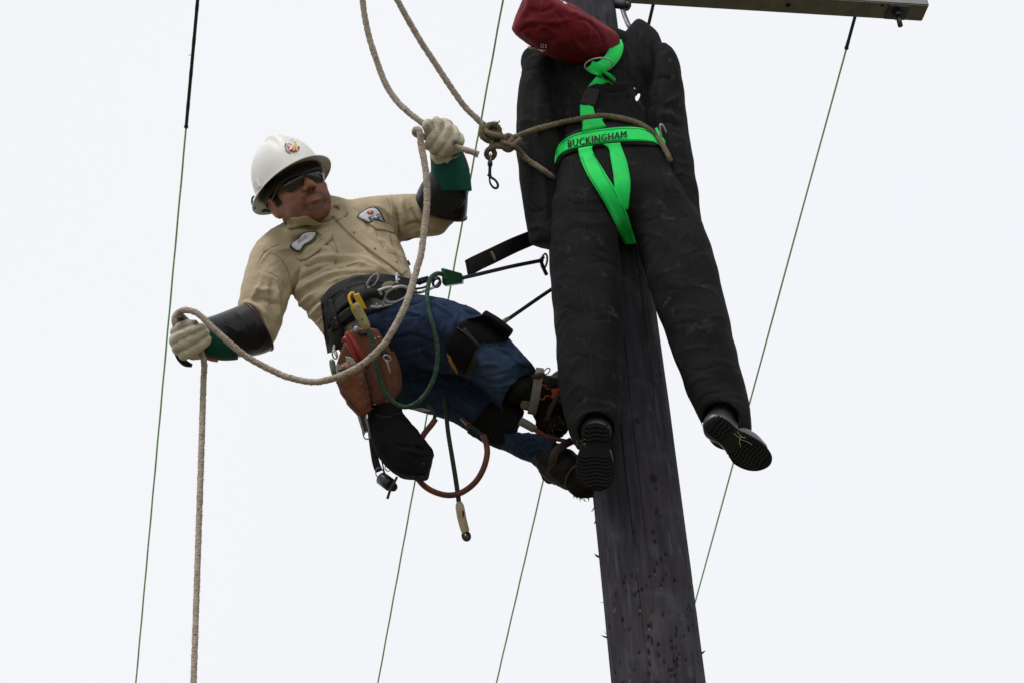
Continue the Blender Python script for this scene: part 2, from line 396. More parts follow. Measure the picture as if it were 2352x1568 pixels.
def folds(V, F, strokes, it=0):
    """Sculpts creases (negative) and ridges (positive) along curves over the near side of a garment."""
    N = vnormals(V, F); disp = np.zeros(len(V)); face = np.clip((.35 - N[:, 2]) / .5, 0, 1)
    for pts, w, amp in strokes:
        pts = catmull(np.array(pts, float), n=4) if len(pts) > 2 else np.array(pts, float)
        lo, hi = pts.min(0) - 3 * w, pts.max(0) + 3 * w
        m = np.where((V[:, 0] > lo[0]) & (V[:, 0] < hi[0]) & (V[:, 1] > lo[1]) & (V[:, 1] < hi[1]) & (face > 0))[0]
        if not len(m): continue
        d, t = seg_dist(V[m, :2], pts)
        e = np.clip(np.minimum(t, 1 - t) * 4, .0, 1)
        core = np.exp(-(d / (w * .8)) ** 1.25) if amp < 0 else np.exp(-(d / w) ** 1.6)
        disp[m] += amp * (core - .45 * np.exp(-(d / (2.0 * w)) ** 2)) * e * face[m]
    return V + N * disp[:, None]
def near(N): return np.clip((.15 - N[:, 2]) / .7, 0, 1)

# ------------------------------------------------------------------ sweeps, ropes, straps, patches
def frames(P):
    T = np.gradient(P, axis=0); T /= np.linalg.norm(T, axis=1)[:, None] + 1e-9
    n = np.cross(T[0], (0.13, .2, 1.0)); n = norm(n); Ns = []
    for t in T:
        n = norm(n - t * (n @ t)); Ns.append(n)
    Ns = np.array(Ns); return T, Ns, np.cross(T, Ns)
def grid_faces(m, n, closed=True):
    i = np.arange(m - 1)[:, None]; j = np.arange(n if closed else n - 1)[None, :]
    j2 = (j + 1) % n
    return np.stack([(i * n + j), (i * n + j2), ((i + 1) * n + j2), ((i + 1) * n + j)], -1).reshape(-1, 4)
def tube(P, r, nseg=10, step=4, cap=True, mod=None, spline=True, flat=1.0):
    P = np.asarray(P, float)
    r = np.full(len(P), r, float) if np.isscalar(r) else np.asarray(r, float)
    Q = np.column_stack([P, r])
    if spline and len(P) > 2: Q = catmull(Q, step=step)
    elif not spline: pass
    else: Q = np.column_stack([np.linspace(Q[0, i], Q[-1, i], max(2, int(np.linalg.norm(P[1] - P[0]) / step))) for i in range(4)])
    P, r = Q[:, :3], Q[:, 3]
    T, N, B = frames(P)
    th = np.linspace(0, 2 * np.pi, nseg, endpoint=False)
    s = np.concatenate([[0], np.cumsum(np.linalg.norm(np.diff(P, axis=0), axis=1))])
    R = r[:, None] * (mod(th[None, :], s[:, None]) if mod else np.ones((1, nseg)))
    V = P[:, None, :] + R[..., None] * (np.cos(th)[None, :, None] * N[:, None, :] + flat * np.sin(th)[None, :, None] * B[:, None, :])
    V = V.reshape(-1, 3); F = grid_faces(len(P), nseg).tolist()
    if cap:
        F += [list(range(nseg))[::-1], list(range((len(P) - 1) * nseg, len(P) * nseg))]
    return V, F
def braid(r, n=2, pitch=None, amp=.17):
    k = math.pi / (pitch or 2.3 * r)
    return lambda th, s: (1 - amp) + amp * 1.25 * np.maximum(np.abs(np.cos(n * th + k * s)), np.abs(np.cos(n * th - k * s + .8))) ** 1.5
def twist(r, n=3, pitch=None, amp=.2):
    k = 2 * math.pi / (pitch or 5 * r) * 1.0
    return lambda th, s: (1 - amp) + amp * 1.2 * np.abs(np.cos(n * th / 2. * 1 + k * s)) if n % 2 == 0 else (1 - amp) + amp * 1.2 * (.5 + .5 * np.cos(n * th + k * n * s))
def flecks(V, frac=.02, colr=(.02, .10, .07), seed=1, size=5):
    a = wob(V, size * 4, seed) * wob(V, size * 3, seed + 5)
    t = np.zeros((len(V), 4), np.float32); t[:, :3] = colr; t[:, 3] = (a > np.quantile(a, 1 - frac)) * .75
    return t
def fuzz(P, r, n, lmin, lmax, seed=0, wdt=.45):
    g = np.random.default_rng(seed); P = catmull(np.asarray(P, float), step=3)
    T, N, B = frames(P); V, F = [], []
    for _ in range(n):
        i = g.integers(1, len(P) - 1); th = g.uniform(0, 6.28)
        d = math.cos(th) * N[i] + math.sin(th) * B[i]
        L = g.uniform(lmin, lmax); dirn = norm(d + T[i] * g.uniform(-1.2, 1.2))
        a = P[i] + d * r * .9; sd = norm(np.cross(dirn, (0.2, .1, 1))) * wdt
        k = len(V); V += [a - sd, a + sd, a + dirn * L * .6 + d * .4 + sd * .6, a + dirn * L * .6 + d * .4 - sd * .6, a + dirn * L]
        F += [[k, k + 1, k + 2, k + 3], [k + 3, k + 2, k + 4]]
    return np.array(V), F
def box_sweep(P, w, t, wdir=None, step=5, spline=True):
    """Flat band: P centre points, w half width, t half thickness; wdir = width direction (one for all or one each)."""
    P = np.asarray(P, float); n = len(P)
    w = np.full(n, w, float) if np.isscalar(w) else np.asarray(w, float)
    if wdir is None: Wd = None; Q = np.column_stack([P, w])
    else:
        Wd = np.asarray(wdir, float); Wd = np.tile(Wd, (n, 1)) if Wd.ndim == 1 else Wd
        Q = np.column_stack([P, w, Wd])
    if spline and n > 2: Q = catmull(Q, step=step)
    P, w = Q[:, :3], Q[:, 3]
    T = np.gradient(P, axis=0); T /= np.linalg.norm(T, axis=1)[:, None] + 1e-9
    if Wd is None: X = np.cross(T, (0, 0, 1.0))
    else: X = Q[:, 4:7] - T * np.sum(Q[:, 4:7] * T, 1)[:, None]
    X /= np.linalg.norm(X, axis=1)[:, None] + 1e-9
    Z = np.cross(X, T)
    cs = [(-1, -1), (-.9, -1.25), (.9, -1.25), (1, -1), (1, 1), (-1, 1)]
    V = np.stack([P + X * (w * a)[:, None] + Z * (t * b) for a, b in cs], 1).reshape(-1, 3)
    F = grid_faces(len(P), 6).tolist(); L = len(P)
    F += [[5, 4, 3, 2, 1, 0], [(L - 1) * 6 + i for i in range(6)]]
    return V, F
class Skin:
    """Surfaces that straps and patches are laid on."""
    def __init__(s, *vf):
        b = MB()
        for V, F in vf: b.add((V, F))
        V, F = b.get(); s.t = BVHTree.FromPolygons(V.tolist(), F)
    def z(s, x, y, default=None):
        h = s.t.ray_cast(Vector((x, y, -4000)), Vector((0, 0, 1)))
        return h[0].z if h[0] is not None else default
    def zs(s, XY):
        z = np.array([np.nan if (q := s.z(x, y)) is None else q for x, y in XY])
        return z
class Fit:
    """A stiff, gently curved sheet lying over the bumps of a surface."""
    def __init__(s, skin, poly, lift=.08):
        P = np.asarray(poly, float)[:, :2]; lo, hi = P.min(0), P.max(0)
        g_ = np.array([(x, y) for x in np.linspace(lo[0], hi[0], 14) for y in np.linspace(lo[1], hi[1], 14)])
        z = skin.zs(g_); ok = ~np.isnan(z); g_, z = g_[ok], z[ok]; s.c = g_.mean(0)
        A = s.A(g_); s.k = np.linalg.lstsq(A, z, rcond=None)[0]; s.d = min(0, np.quantile(z - A @ s.k, lift))
    def A(s, P): x, y = (P - s.c).T; return np.column_stack([np.ones(len(P)), x, y, x * x, x * y, y * y])
    def zs(s, P): return s.A(np.asarray(P, float)) @ s.k + s.d
    def z(s, x, y, default=None): return float(s.zs([(x, y)])[0])
def fill(z):
    g = np.where(~np.isnan(z))[0]
    return np.interp(np.arange(len(z)), g, z[g]) if len(g) else np.zeros(len(z))
def strap(skin, Lp, Rp, off=1.5, t=3, nw=5, step=6, smz=2, n=None):
    """Band laid on a surface between two edge curves."""
    n = n or max(4, int(np.linalg.norm(np.diff(np.asarray(Lp, float), axis=0), axis=1).sum() / step))
    def rs(P):
        P = catmull(np.asarray(P, float), n=8) if len(P) > 2 else np.linspace(P[0], P[1], 9)
        s = np.concatenate([[0], np.cumsum(np.linalg.norm(np.diff(P, axis=0), axis=1))])
        q = np.linspace(0, s[-1], n); return np.column_stack([np.interp(q, s, P[:, i]) for i in range(2)])
    A, B = rs(Lp), rs(Rp)
    Z = np.zeros((n, nw)); XY = np.zeros((n, nw, 2))
    for j in range(nw):
        XY[:, j] = A + (B - A) * (j / (nw - 1)); z = fill(skin.zs(XY[:, j]))
        for _ in range(smz):
            z = np.convolve(np.pad(z, 1, 'edge'), [.25, .5, .25], 'valid')
        Z[:, j] = z
    top = np.dstack([XY, Z - off - t]); bot = np.dstack([XY, Z + 2.0])
    ring = np.concatenate([top, bot[:, ::-1]], 1)
    V = ring.reshape(-1, 3); F = grid_faces(n, 2 * nw).tolist()
    F += [list(range(2 * nw))[::-1], [(n - 1) * 2 * nw + i for i in range(2 * nw)]]
    return V, F
def stroke_strap(skin, pts, w, **k):
    """Band of half width w along a centre curve (rows x, y or x, y, w)."""
    P = np.asarray(pts, float)
    if P.shape[1] == 2: P = np.column_stack([P, np.full(len(P), w)])
    P = catmull(P, n=5) if len(P) > 2 else P
    T = np.gradient(P[:, :2], axis=0); T /= np.linalg.norm(T, axis=1)[:, None] + 1e-9
    Nn = np.column_stack([-T[:, 1], T[:, 0]])
    return strap(skin, P[:, :2] - Nn * P[:, 2:3], P[:, :2] + Nn * P[:, 2:3], **k)
def patch(skin, poly, off=1, t=2, rings=4, spline=False, n=4, zfix=None):
    P = np.asarray(poly, float)
    P = catmull(P, n=n, closed=True) if spline else P
    c = P.mean(0); m = len(P); V = []; 
    rows = [P] + [c + (P - c) * (1 - i / rings) for i in range(1, rings)]
    pts = np.vstack(rows + [c[None]])
    z = skin.zs(pts) if zfix is None else np.array([zfix(x, y) for x, y in pts])
    z = np.where(np.isnan(z), np.nanmean(z), z)
    top = np.column_stack([pts, z - off - t]); skirt = np.column_stack([P, z[:m] + 1.5])
    V = np.vstack([skirt, top]); F = []
    def R(a, b):
        for i in range(m): F.append([a + i, a + (i + 1) % m, b + (i + 1) % m, b + i])
    R(0, m)
    for i in range(rings - 1): R(m + i * m, m + (i + 1) * m)
    last = m + (rings - 1) * m; cc = m + rings * m
    for i in range(m): F.append([last + i, last + (i + 1) % m, cc])
    # orientation: faces should look at the near side
    area = np.sum(P[:, 0] * np.roll(P[:, 1], -1) - np.roll(P[:, 0], -1) * P[:, 1])
    if area > 0: F = [f[::-1] for f in F]
    return V, F
def text_shape(body):
    cu = bpy.data.curves.new('lettering', 'FONT'); cu.body = body; cu.resolution_u = 2; cu.space_character = 1.14
    o = bpy.data.objects.new('lettering', cu); col.objects.link(o)
    dg = bpy.context.evaluated_depsgraph_get(); dg.update()
    me = bpy.data.meshes.new_from_object(o.evaluated_get(dg))
    V = np.array([v.co[:2] for v in me.vertices]); F = [list(p.vertices) for p in me.polygons]
    bpy.data.objects.remove(o); bpy.data.curves.remove(cu); bpy.data.meshes.remove(me)
    V -= V.min(0); V /= V.max(0)
    return V, F
def lay_text(skin, body, topL, topR, botL, botR, off=3.2, bow=0):
    V, F = text_shape(body)
    tl, tr, bl, br = (np.array(q, float) for q in (topL, topR, botL, botR))
    u, v = V[:, :1], V[:, 1:]
    P = (bl * (1 - u) + br * u) * (1 - v) + (tl * (1 - u) + tr * u) * v
    P[:, 1] -= bow * 4 * (u * (1 - u))[:, 0]
    z = fill(skin.zs(P)); Q = np.column_stack([P, z - off])
    if len(F) and np.cross(np.subtract(P[F[0][1]], P[F[0][0]]), np.subtract(P[F[0][2]], P[F[0][0]])) > 0: F = [f[::-1] for f in F]
    return Q, F
def ball(c, r, R=None, nu=14, nv=9):
    r = np.array([r, r, r], float) if np.isscalar(r) else np.array(r, float)
    u = np.linspace(0, 2 * np.pi, nu, endpoint=False); v = np.linspace(0, np.pi, nv)
    V = np.stack([np.outer(np.sin(v), np.cos(u)), np.outer(np.sin(v), np.sin(u)), np.outer(np.cos(v), np.ones(nu))], -1).reshape(-1, 3) * r
    if R is not None: V = V @ np.asarray(R).T
    return V + np.array(c, float), grid_faces(nv, nu)[:, ::-1]
def prism(poly, axis, mid=None):
    """Closed outline (n x 3) pushed along a vector, edges slightly rounded."""
    P = np.asarray(poly, float); m = len(P); c = P.mean(0); ax = np.asarray(axis, float)
    e = np.linalg.norm(ax) * .12
    def sh(f): 
        d = P - c; return c + d * (1 - min(.3, e / (np.linalg.norm(d, axis=1).mean() + 1e-9)) * f)
    V = np.vstack([sh(1), P + ax * .12, P + ax * .88, sh(1) + ax])
    F = grid_faces(4, m).tolist()
    F += [list(range(m))[::-1], [3 * m + i for i in range(m)]]
    return V, F
def ring(c, rx, ry, rot, r, tilt=0, nseg=8, n=28, zslope=(0, 0), mod=None):
    a = np.linspace(0, 2 * np.pi, n, endpoint=False)
    x = rx * np.cos(a); y = ry * np.sin(a)
    X = x * math.cos(rot) - y * math.sin(rot); Y = x * math.sin(rot) + y * math.cos(rot)
    P = np.column_stack([c[0] + X, c[1] + Y, c[2] + zslope[0] * X + zslope[1] * Y])
    P = np.vstack([P, P[:2]])
    return tube(P, r, nseg, cap=False, spline=False)
# ================================================================== ground
gV = [(-400, -400, 0), (400, -400, 0), (400, 800, 0), (-400, 800, 0)]
tag(mk('ground', gV, [[0, 1, 2, 3]], M['ground'], site=False), kind='structure')

# ================================================================== utility pole with its crossarm
PX = W(arr(1421, 784, 0)); PR = 0.1305
def pole_h(y):
    lo, hi = 0.0, 12.0
    for _ in range(50):
        m = (lo + hi) / 2
        if S(arr(PX[0], PX[1], m))[1] > y: lo = m
        else: hi = m
    return lo
def pole_c(y): return S(arr(PX[0], PX[1], pole_h(y)))       # site point of the pole's axis at picture height y
def polez(y): return pole_c(y)[2]
pole = thing('utility_pole', 'weathered grey wooden utility pole pocked with gaff holes, behind the hanging dummy', 'utility pole', (PX[0], PX[1], 0))
M['pole'] = mat('weathered_pole_wood', (.058, .052, .064), (.030, .027, .033), 5, .9, bump=.32, bscale=26, bdist=.003, stretch=(11, 11, 1.1), spec=.15, tint=True,
                dust=(.125, .125, .138, .5), dscale=6, dlo=.52, dhi=.78, contrast=(.3, .7))
g = np.random.default_rng(11)
hb, ht = pole_h(1640), pole_h(-140)
rows = np.concatenate([np.linspace(-.3, hb - .05, 14), np.arange(hb, ht, .0032), [ht + .1, ht + .3]])
fr = np.linspace(-np.pi / 2 - 1.9, -np.pi / 2 + 1.9, 250)
ang = np.concatenate([fr, np.linspace(fr[-1], fr[0] + 2 * np.pi, 32)[1:-1]])
A, H = np.meshgrid(ang, rows)
taper = 1 + .012 * (S(np.column_stack([np.full(2, PX[0]), np.full(2, PX[1]), [hb, ht]]))[0, 2] * 0 + (pole_h(784) - H))
R = PR * taper
R = R + .0016 * np.sin(3 * A + H * .7) + .0012 * np.sin(A * 5 - H * 1.3 + 2)
cyl = np.column_stack([(np.cos(A) * 60).ravel(), (np.sin(A) * 60).ravel(), (H * 8).ravel()])
R = R + (.0007 * wob(cyl, 9, 4, 14)).reshape(R.shape) + (.0005 * wob(cyl, 4, 5, 14)).reshape(R.shape)
T = np.zeros(R.shape + (4,), np.float32)
def dab(a0, h0, wa, wh, depth, c=None, al=1.0, pw=2):
    global R
    j = np.abs((A - a0 + np.pi) % (2 * np.pi) - np.pi) * PR
    e = np.exp(-((j / wa) ** 2 + (np.abs(H - h0) / wh) ** 2) ** (pw / 2))
    R = R - depth * e
    if c is not None:
        m = np.clip(e * 1.7, 0, 1) * al
        T[..., :3] = T[..., :3] * (1 - m[..., None]) + np.array(c) * m[..., None]
        T[..., 3] = np.maximum(T[..., 3], m)
# gaff holes: thick band low down, a few above
h_hi, h_lo = pole_h(1310), pole_h(1600)
for i in range(165):
    h0 = g.uniform(h_lo - .1, h_hi) if i < 150 else g.uniform(h_hi, pole_h(1190))
    if h0 > pole_h(1390) and g.random() < .45: continue
    a0 = -np.pi / 2 + g.normal(0.05, .75)
    wh = g.uniform(.0035, .0085) * (1 if g.random() < .8 else 1.5); wa = g.uniform(.0024, .0046)
    dab(a0, h0, wa, wh, g.uniform(.002, .006), (.017, .0145, .0145), g.uniform(.45, .95), 2.2)
    u = g.random()
    if u < .2: dab(a0 + g.uniform(-.012, .012), h0 - wh * .9, wa * .6, wh * .5, .001, (.16, .07, .035) if u < .14 else (.36, .20, .10), .8, 2.4)
# knots
for (x, y, k) in ((1498, 1150, .016), (1503, 1172, .007), (1497, 1272, .009), (1515, 700, .008), (1514, 893, .008), (1462, 1020, .010)):
    c = pole_c(y); rr = PR / U
    a0 = -np.pi / 2 + math.asin(max(-.95, min(.95, (x - c[0]) / rr)))
    dab(a0, pole_h(y), k, k * 1.5, -.0015); dab(a0, pole_h(y), k * .6, k * .8, .003, (.018, .014, .014), .9)
# drying checks: long wandering cracks
for i in range(3):
    a0 = -np.pi / 2 + g.uniform(-1.4, 1.4); h0 = g.uniform(hb, ht); L = g.uniform(.25, 1.1)
    a = a0 + .012 * np.sin(H * 6 + i) + .006 * np.sin(H * 17 + 2 * i)
    j = np.abs((A - a + np.pi) % (2 * np.pi) - np.pi) * PR
    e = np.exp(-(j / .0016) ** 2) * np.exp(-((H - h0) / L) ** 4)
    R = R - .004 * e; m = np.clip(e * 1.2, 0, 1) * .85
    T[..., :3] = T[..., :3] * (1 - m[..., None]) + np.array((.013, .012, .013)) * m[..., None]; T[..., 3] = np.maximum(T[..., 3], m)
# pale streaks, denser towards the right-hand side
for i in range(260):
    a0 = -np.pi / 2 + (g.uniform(.55, 1.45) if g.random() < .62 else g.uniform(-1.5, 1.2)); h0 = g.uniform(hb, ht)
    dab(a0, h0, g.uniform(.0015, .010), g.uniform(.012, .075), -.0002, (.17, .17, .185), g.uniform(.12, .55), 2)
V = np.column_stack([(PX[0] + R * np.cos(A)).ravel(), (PX[1] + R * np.sin(A)).ravel(), H.ravel()])
F = grid_faces(len(rows), len(ang)).tolist() + [[(len(rows) - 1) * len(ang) + i for i in range(len(ang))]]
mk('shaft', V, F, M['pole'], pole, site=False, tint=T.reshape(-1, 4))
# splinters standing off the silhouette
def splinter(x, y, dx, dy, L, w, sd):
    c = pole_c(y); gg = np.random.default_rng(sd)
    b = arr(x + (6 if dx < 0 else -3), y, c[2]); d = norm((dx, dy, gg.uniform(-.3, .3)))
    P = [b - d * 3, b + d * L * .45 + (0, 1.5, 0), b + d * L]
    return tube(P, [w, w * .75, .25], 5, 2)
for i, (x, y, dx, dy, L, w) in enumerate(((1368, 1276, -.8, -.55, 11, 3), (1392, 1462, -1, -.25, 18, 3), (1389, 1456, -.7, -.8, 12, .9), (1610, 1500, .9, -.5, 16, 3.6),
                                          (1381, 1381, -1, .1, 9, .8), (1394, 1500, -.5, -.8, 6, 1.6), (1358, 1165, -.6, .9, 12, 1.5), (1362, 1195, -.5, .9, 9, 1.8), (1604, 1452, .9, .2, 4, 2))):
    mk('splinter', *splinter(x, y, dx, dy, L, w, i), M['pole'], pole, tint=None)
# through bolt and strap iron at the pole top
b = MB(); p = pole_c(8)
b.add(tube([arr(1412, 8, p[2] - 40), arr(1438, 12, p[2] - 50)], 12, 14, 3)).add(tube([arr(1437, 12, p[2] - 50), arr(1447, 10, p[2] - 54)], 8, 10, 2))
b.add(ring(arr(1440, 10, p[2] - 52), 7, 13, .1, 3.2))
mk('through_bolt', *b.get(), M['steel_dark'], pole)

# crossarm: a level beam fixed behind the pole
HC = W(arr(1450, 10, pole_c(10)[2] + 150))[2]
f0, f1, n1 = at_height(1450, 10, HC), at_height(2118, 50.5, HC), at_height(2135, 12.5, HC)
adir = norm(f1 - f0); wv = n1 - f1; wv = wv - adir * (wv @ adir); AW = np.linalg.norm(wv); wdir = wv / AW; AH = .125
La, Lb = (f1 - f0) @ adir, -2.0
def armbox(lo, hi, skip=None):
    c = []
    for s_ in (lo, hi):
        for ww, zz in ((0, 0), (AW, 0), (AW, AH), (0, AH)): c.append(f0 + adir * s_ + wdir * ww + np.array([0, 0, zz]))
    return np.array(c), [[0, 1, 2, 3], [7, 6, 5, 4], [0, 4, 5, 1], [1, 5, 6, 2], [2, 6, 7, 3], [3, 7, 4, 0]]
V, F = armbox(Lb, La)
bm = bmesh.new(); vs = [bm.verts.new(tuple(v)) for v in V]; [bm.faces.new([vs[i] for i in f]) for f in F]
bmesh.ops.bevel(bm, geom=list(bm.edges), offset=.004, segments=2, affect='EDGES'); bmesh.ops.recalc_face_normals(bm, faces=bm.faces)
bm.normal_update()
V = [tuple(v.co) for v in bm.verts]; F = [[v.index for v in f.verts] for f in bm.faces]; bm.verts.index_update()
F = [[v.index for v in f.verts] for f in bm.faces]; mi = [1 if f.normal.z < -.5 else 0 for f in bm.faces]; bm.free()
arm = mk('crossarm', V, F, None, pole, smooth=False, site=False, mats=[M['arm'], M['arm_under']], midx=mi, label='level grey crossarm with underside shaded brown')
def arm_pt(x, w=.5):
    """World point on the underside whose picture x is x, at fraction w of its width."""
    lo, hi = Lb - 3, La + 1
    for _ in range(50):
        m = (lo + hi) / 2
        if S(f0 + adir * m + wdir * AW * w)[0] < x: lo = m
        else: hi = m
    return f0 + adir * lo + wdir * AW * w
def slab(c, hx, hy, z0, z1):
    c8 = [c + adir * a * hx + wdir * b_ * hy + np.array([0, 0, z]) for z in (z0, z1) for a, b_ in ((-1, -1), (1, -1), (1, 1), (-1, 1))]
    return np.array(c8), [[3, 2, 1, 0], [4, 5, 6, 7], [0, 1, 5, 4], [1, 2, 6, 5], [2, 3, 7, 6], [3, 0, 4, 7]]
pw = arm_pt(2060, .52)
mk('washer_plate', *slab(pw, .040, .036, -.008, -.001), M['steel_dark'], arm, smooth=False, site=False)
def cylw(c, r, z0, z1, n=12):
    a = np.linspace(0, 2 * np.pi, n, endpoint=False)
    V = np.vstack([np.column_stack([c[0] + r * np.cos(a), c[1] + r * np.sin(a), np.full(n, c[2] + z)]) for z in (z0, z1)])
    return V, [[i, (i + 1) % n, n + (i + 1) % n, n + i] for i in range(n)] + [list(range(n))[::-1], list(range(n, 2 * n))]
mk('nut', *cylw(pw, .020, -.028, -.008, 6), M['steel_dark'], arm, smooth=False, site=False)
mk('bolt_end', *cylw(pw, .010, -.075, -.02), M['steel_dark'], arm, site=False)
M['hole'] = mat('bolt_hole_inside', (.006, .006, .006), (.008, .008, .008), 20, .9)
for x, w_ in ((1810, .5), (2026, .82), (1565, .75), (1700, .8)):
    h_ = arm_pt(x, w_); r_ = .011 if w_ == .5 else .006
    mk('bolt_hole', *cylw(h_, r_, -.0015, .004), M['hole'], arm, site=False)
# iron strap with wire wound round it, from the pole bolt down to the dummy's shoulder
P = [arr(1430, 22, p[2] - 55), arr(1436, 40, p[2] - 80), arr(1446, 62, p[2] - 110), arr(1462, 82, p[2] - 130)]
tag(mk('hanging_strap', *box_sweep(P, 5.5, 2.2), M['steel_dark']), 'short bent steel strap beside the pole top behind the dummy shoulder', 'strap')

# ================================================================== line wires from the crossarm down to a farther anchor
def wire(name, x0, x1, y1, label, grip, ratio=1.27, r=.0037, knobs=()):
    a = arm_pt(x0, .05); a = a + np.array([0, 0, .01])
    sa = S(a); d1 = (D0 + sa[2] * U) * ratio
    bpt = W(arr(x1, y1, (d1 - D0) / U)); d = bpt - a
    t_end = min(3.0, (a[2] - .25) / max(1e-6, -(d[2]))) if d[2] < 0 else 3.0
    t_end = max(t_end, 1.25)
    root = thing(name, label, 'wire', a, 'green line wires running down from the crossarm')
    P = np.array([a + d * t for t in np.linspace(0, t_end, 200)])
    V, F = tube(P, r, 8, spline=False, mod=lambda th, s: 1 + .18 * np.cos(3 * th + s * 260))
    mk('strand', V, F, M['wire'], root, site=False)
    if grip:
        # preformed grip: helical rods wound over the strand, lumpy where the coils meet
        L = grip / np.linalg.norm(d)
        P = np.array([a + d * t for t in np.linspace(-.002, L, 420)])
        def md(th, s):
            lump = 1 + .10 * np.maximum(0, np.cos(2 * np.pi * s / .135)) ** 4
            return lump * (.86 + .2 * np.abs(np.cos(1.5 * th + s * 300)))
        rr = np.full(420, r * 1.75)
        V, F = tube(P, rr, 10, spline=False, mod=md)
        mk('wire_grip', V, F, M['grip'], root, site=False)
        e = a + d * L
        mk('grip_end', *ball(e, .0088), M['grip'], root, site=False)
        tip = e - norm(d) * .30 + np.array([-.004, 0, 0])
        mk('grip_tail', *tube(np.array([tip, tip + np.array([-.011, 0, .002])]), .0016, 6, .003), M['steel'], root, site=False)
    return root
lw = wire('line_wire', 459, 312, 1568, 'leftmost green line wire with a long dark spiral grip at its top', .62)
wire('line_wire', 1158.5, 868, 1568, 'green line wire passing behind the raised glove and the green rope adjuster', 0)
wire('line_wire', 1502, 1140, 1568, 'green line wire with twisted top end running behind the dummy and the lower boot', .12)
wire('line_wire', 1966, 1596, 1385, 'rightmost green line wire with short dark grip under the crossarm end', .145)
# ================================================================== the rescue dummy hanging in front of the pole
def zd(y, o=0): return .7023 * (784 - y) - 175 + o
dummy = thing('rescue_dummy', 'limp black canvas rescue dummy in a red hood and green harness hanging on the pole', 'rescue dummy', W(arr(1500, 1100, zd(1100))))
# ---- jacket
f = Field((1165, 30, -70), (1635, 590, 560), 3.2)
Zs = lambda rows: [(x, y, zd(y, o), a, b) for x, y, o, a, b in rows]
f.loft(Zs([(1420, 112, 22, 50, 40), (1388, 140, 10, 112, 60), (1376, 185, 0, 120, 72), (1380, 235, 0, 108, 74), (1388, 280, 0, 104, 76), (1394, 325, 0, 108, 78), (1400, 380, 0, 112, 76)]), k=4)
f.loft(Zs([(1245, 140, 10, 38, 44), (1243, 190, 0, 50, 55), (1238, 270, -5, 52, 58), (1240, 350, -5, 53, 56), (1246, 430, -2, 50, 52), (1252, 500, 0, 45, 48), (1257, 552, 0, 42, 44)]), k=10, p=1.7)
f.plane((1235, 566, 0), (-.13, 1, -.2), lo=(1165, 500, -70), hi=(1330, 590, 560))
f.loft(Zs([(1465, 51, 20, 3, 5), (1469, 72, 16, 27, 30), (1472, 96, 10, 44, 46), (1476, 135, 4, 54, 58), (1478, 180, 0, 44, 60)]), k=3, p=1.35)
f.loft(Zs([(1527, 121, 6, 16, 30), (1530, 140, 2, 27, 44), (1528, 170, 0, 38, 52), (1528, 240, -6, 46, 54), (1538, 320, -8, 47, 54), (1550, 400, -8, 46, 52), (1562, 480, -4, 46, 48), (1570, 545, 0, 42, 44)]), k=6, p=1.7)
f.ell((1215, 138, zd(138, 8)), (19, 28, 30), k=12)
f.ell((1464, 224, zd(224)), (5, 13, 120), R=np.array([[.9, -.43, 0], [.43, .9, 0], [0, 0, 1.0]]), k=3, op='s'); f.ell((1457, 203, zd(203)), (3.5, 5, 120), k=2, op='s')
V, F = f.mesh(2)
J = [([(1463, 52), (1462, 95), (1468, 140), (1470, 180)], 4, -5), ([(1470, 60), (1474, 110), (1476, 150)], 5, 3), ([(1440, 95), (1446, 140), (1440, 190)], 7, -5), ([(1500, 90), (1500, 130), (1504, 170)], 7, -7),
     ([(1506, 150), (1512, 190), (1500, 240), (1502, 300), (1512, 380)], 8, -6), ([(1548, 140), (1562, 210), (1566, 300), (1584, 420)], 9, 5), ([(1520, 160), (1530, 235), (1530, 320), (1548, 430), (1560, 500)], 10, -4.5),
     ([(1562, 215), (1545, 232), (1520, 240)], 7, 4), ([(1505, 268), (1535, 262), (1568, 285)], 9, 5), ([(1510, 280), (1540, 282), (1565, 300)], 7, -4), ([(1540, 410), (1565, 398), (1590, 415)], 8, 3), ([(1500, 190), (1520, 178), (1556, 190)], 8, -4),
     ([(1205, 150), (1222, 132), (1240, 130)], 6, 4), ([(1200, 165), (1235, 158), (1265, 180)], 7, -6), ([(1207, 185), (1203, 260), (1196, 340), (1204, 440)], 9, 5), ([(1228, 180), (1224, 260), (1222, 350), (1232, 450)], 10, -4.5),
     ([(1190, 290), (1215, 275), (1240, 282)], 8, 3.5), ([(1200, 400), (1225, 392), (1250, 405)], 9, 3.5), ([(1206, 480), (1230, 488), (1256, 478)], 8, -3), ([(1208, 530), (1235, 520), (1260, 532)], 7, 3.5), ([(1246, 330), (1250, 420), (1256, 520)], 8, 4),
     ([(1260, 165), (1270, 230), (1282, 300)], 8, -9), ([(1285, 180), (1330, 190), (1345, 215)], 9, 4), ([(1290, 215), (1320, 230), (1338, 240)], 7, -4), ([(1295, 255), (1315, 262), (1330, 285)], 7, 3.5),
     ([(1380, 205), (1405, 212), (1450, 205)], 5, -7), ([(1385, 190), (1420, 196), (1452, 190)], 5, 5),
     ([(1398, 218), (1394, 245), (1390, 268)], 4, 4), ([(1412, 216), (1412, 240), (1408, 266)], 4, -5), ([(1424, 214), (1428, 240), (1430, 262)], 4.5, 5), ([(1437, 212), (1446, 238), (1452, 268)], 4, -5), ([(1448, 216), (1460, 240), (1470, 262)], 4, 4), ([(1380, 225), (1378, 245), (1376, 262)], 4, -3),
     ([(1440, 240), (1465, 262), (1488, 300)], 6, 3)]
V = folds(V, F, [(p_, w_, a_ * 1.35) for p_, w_, a_ in J])
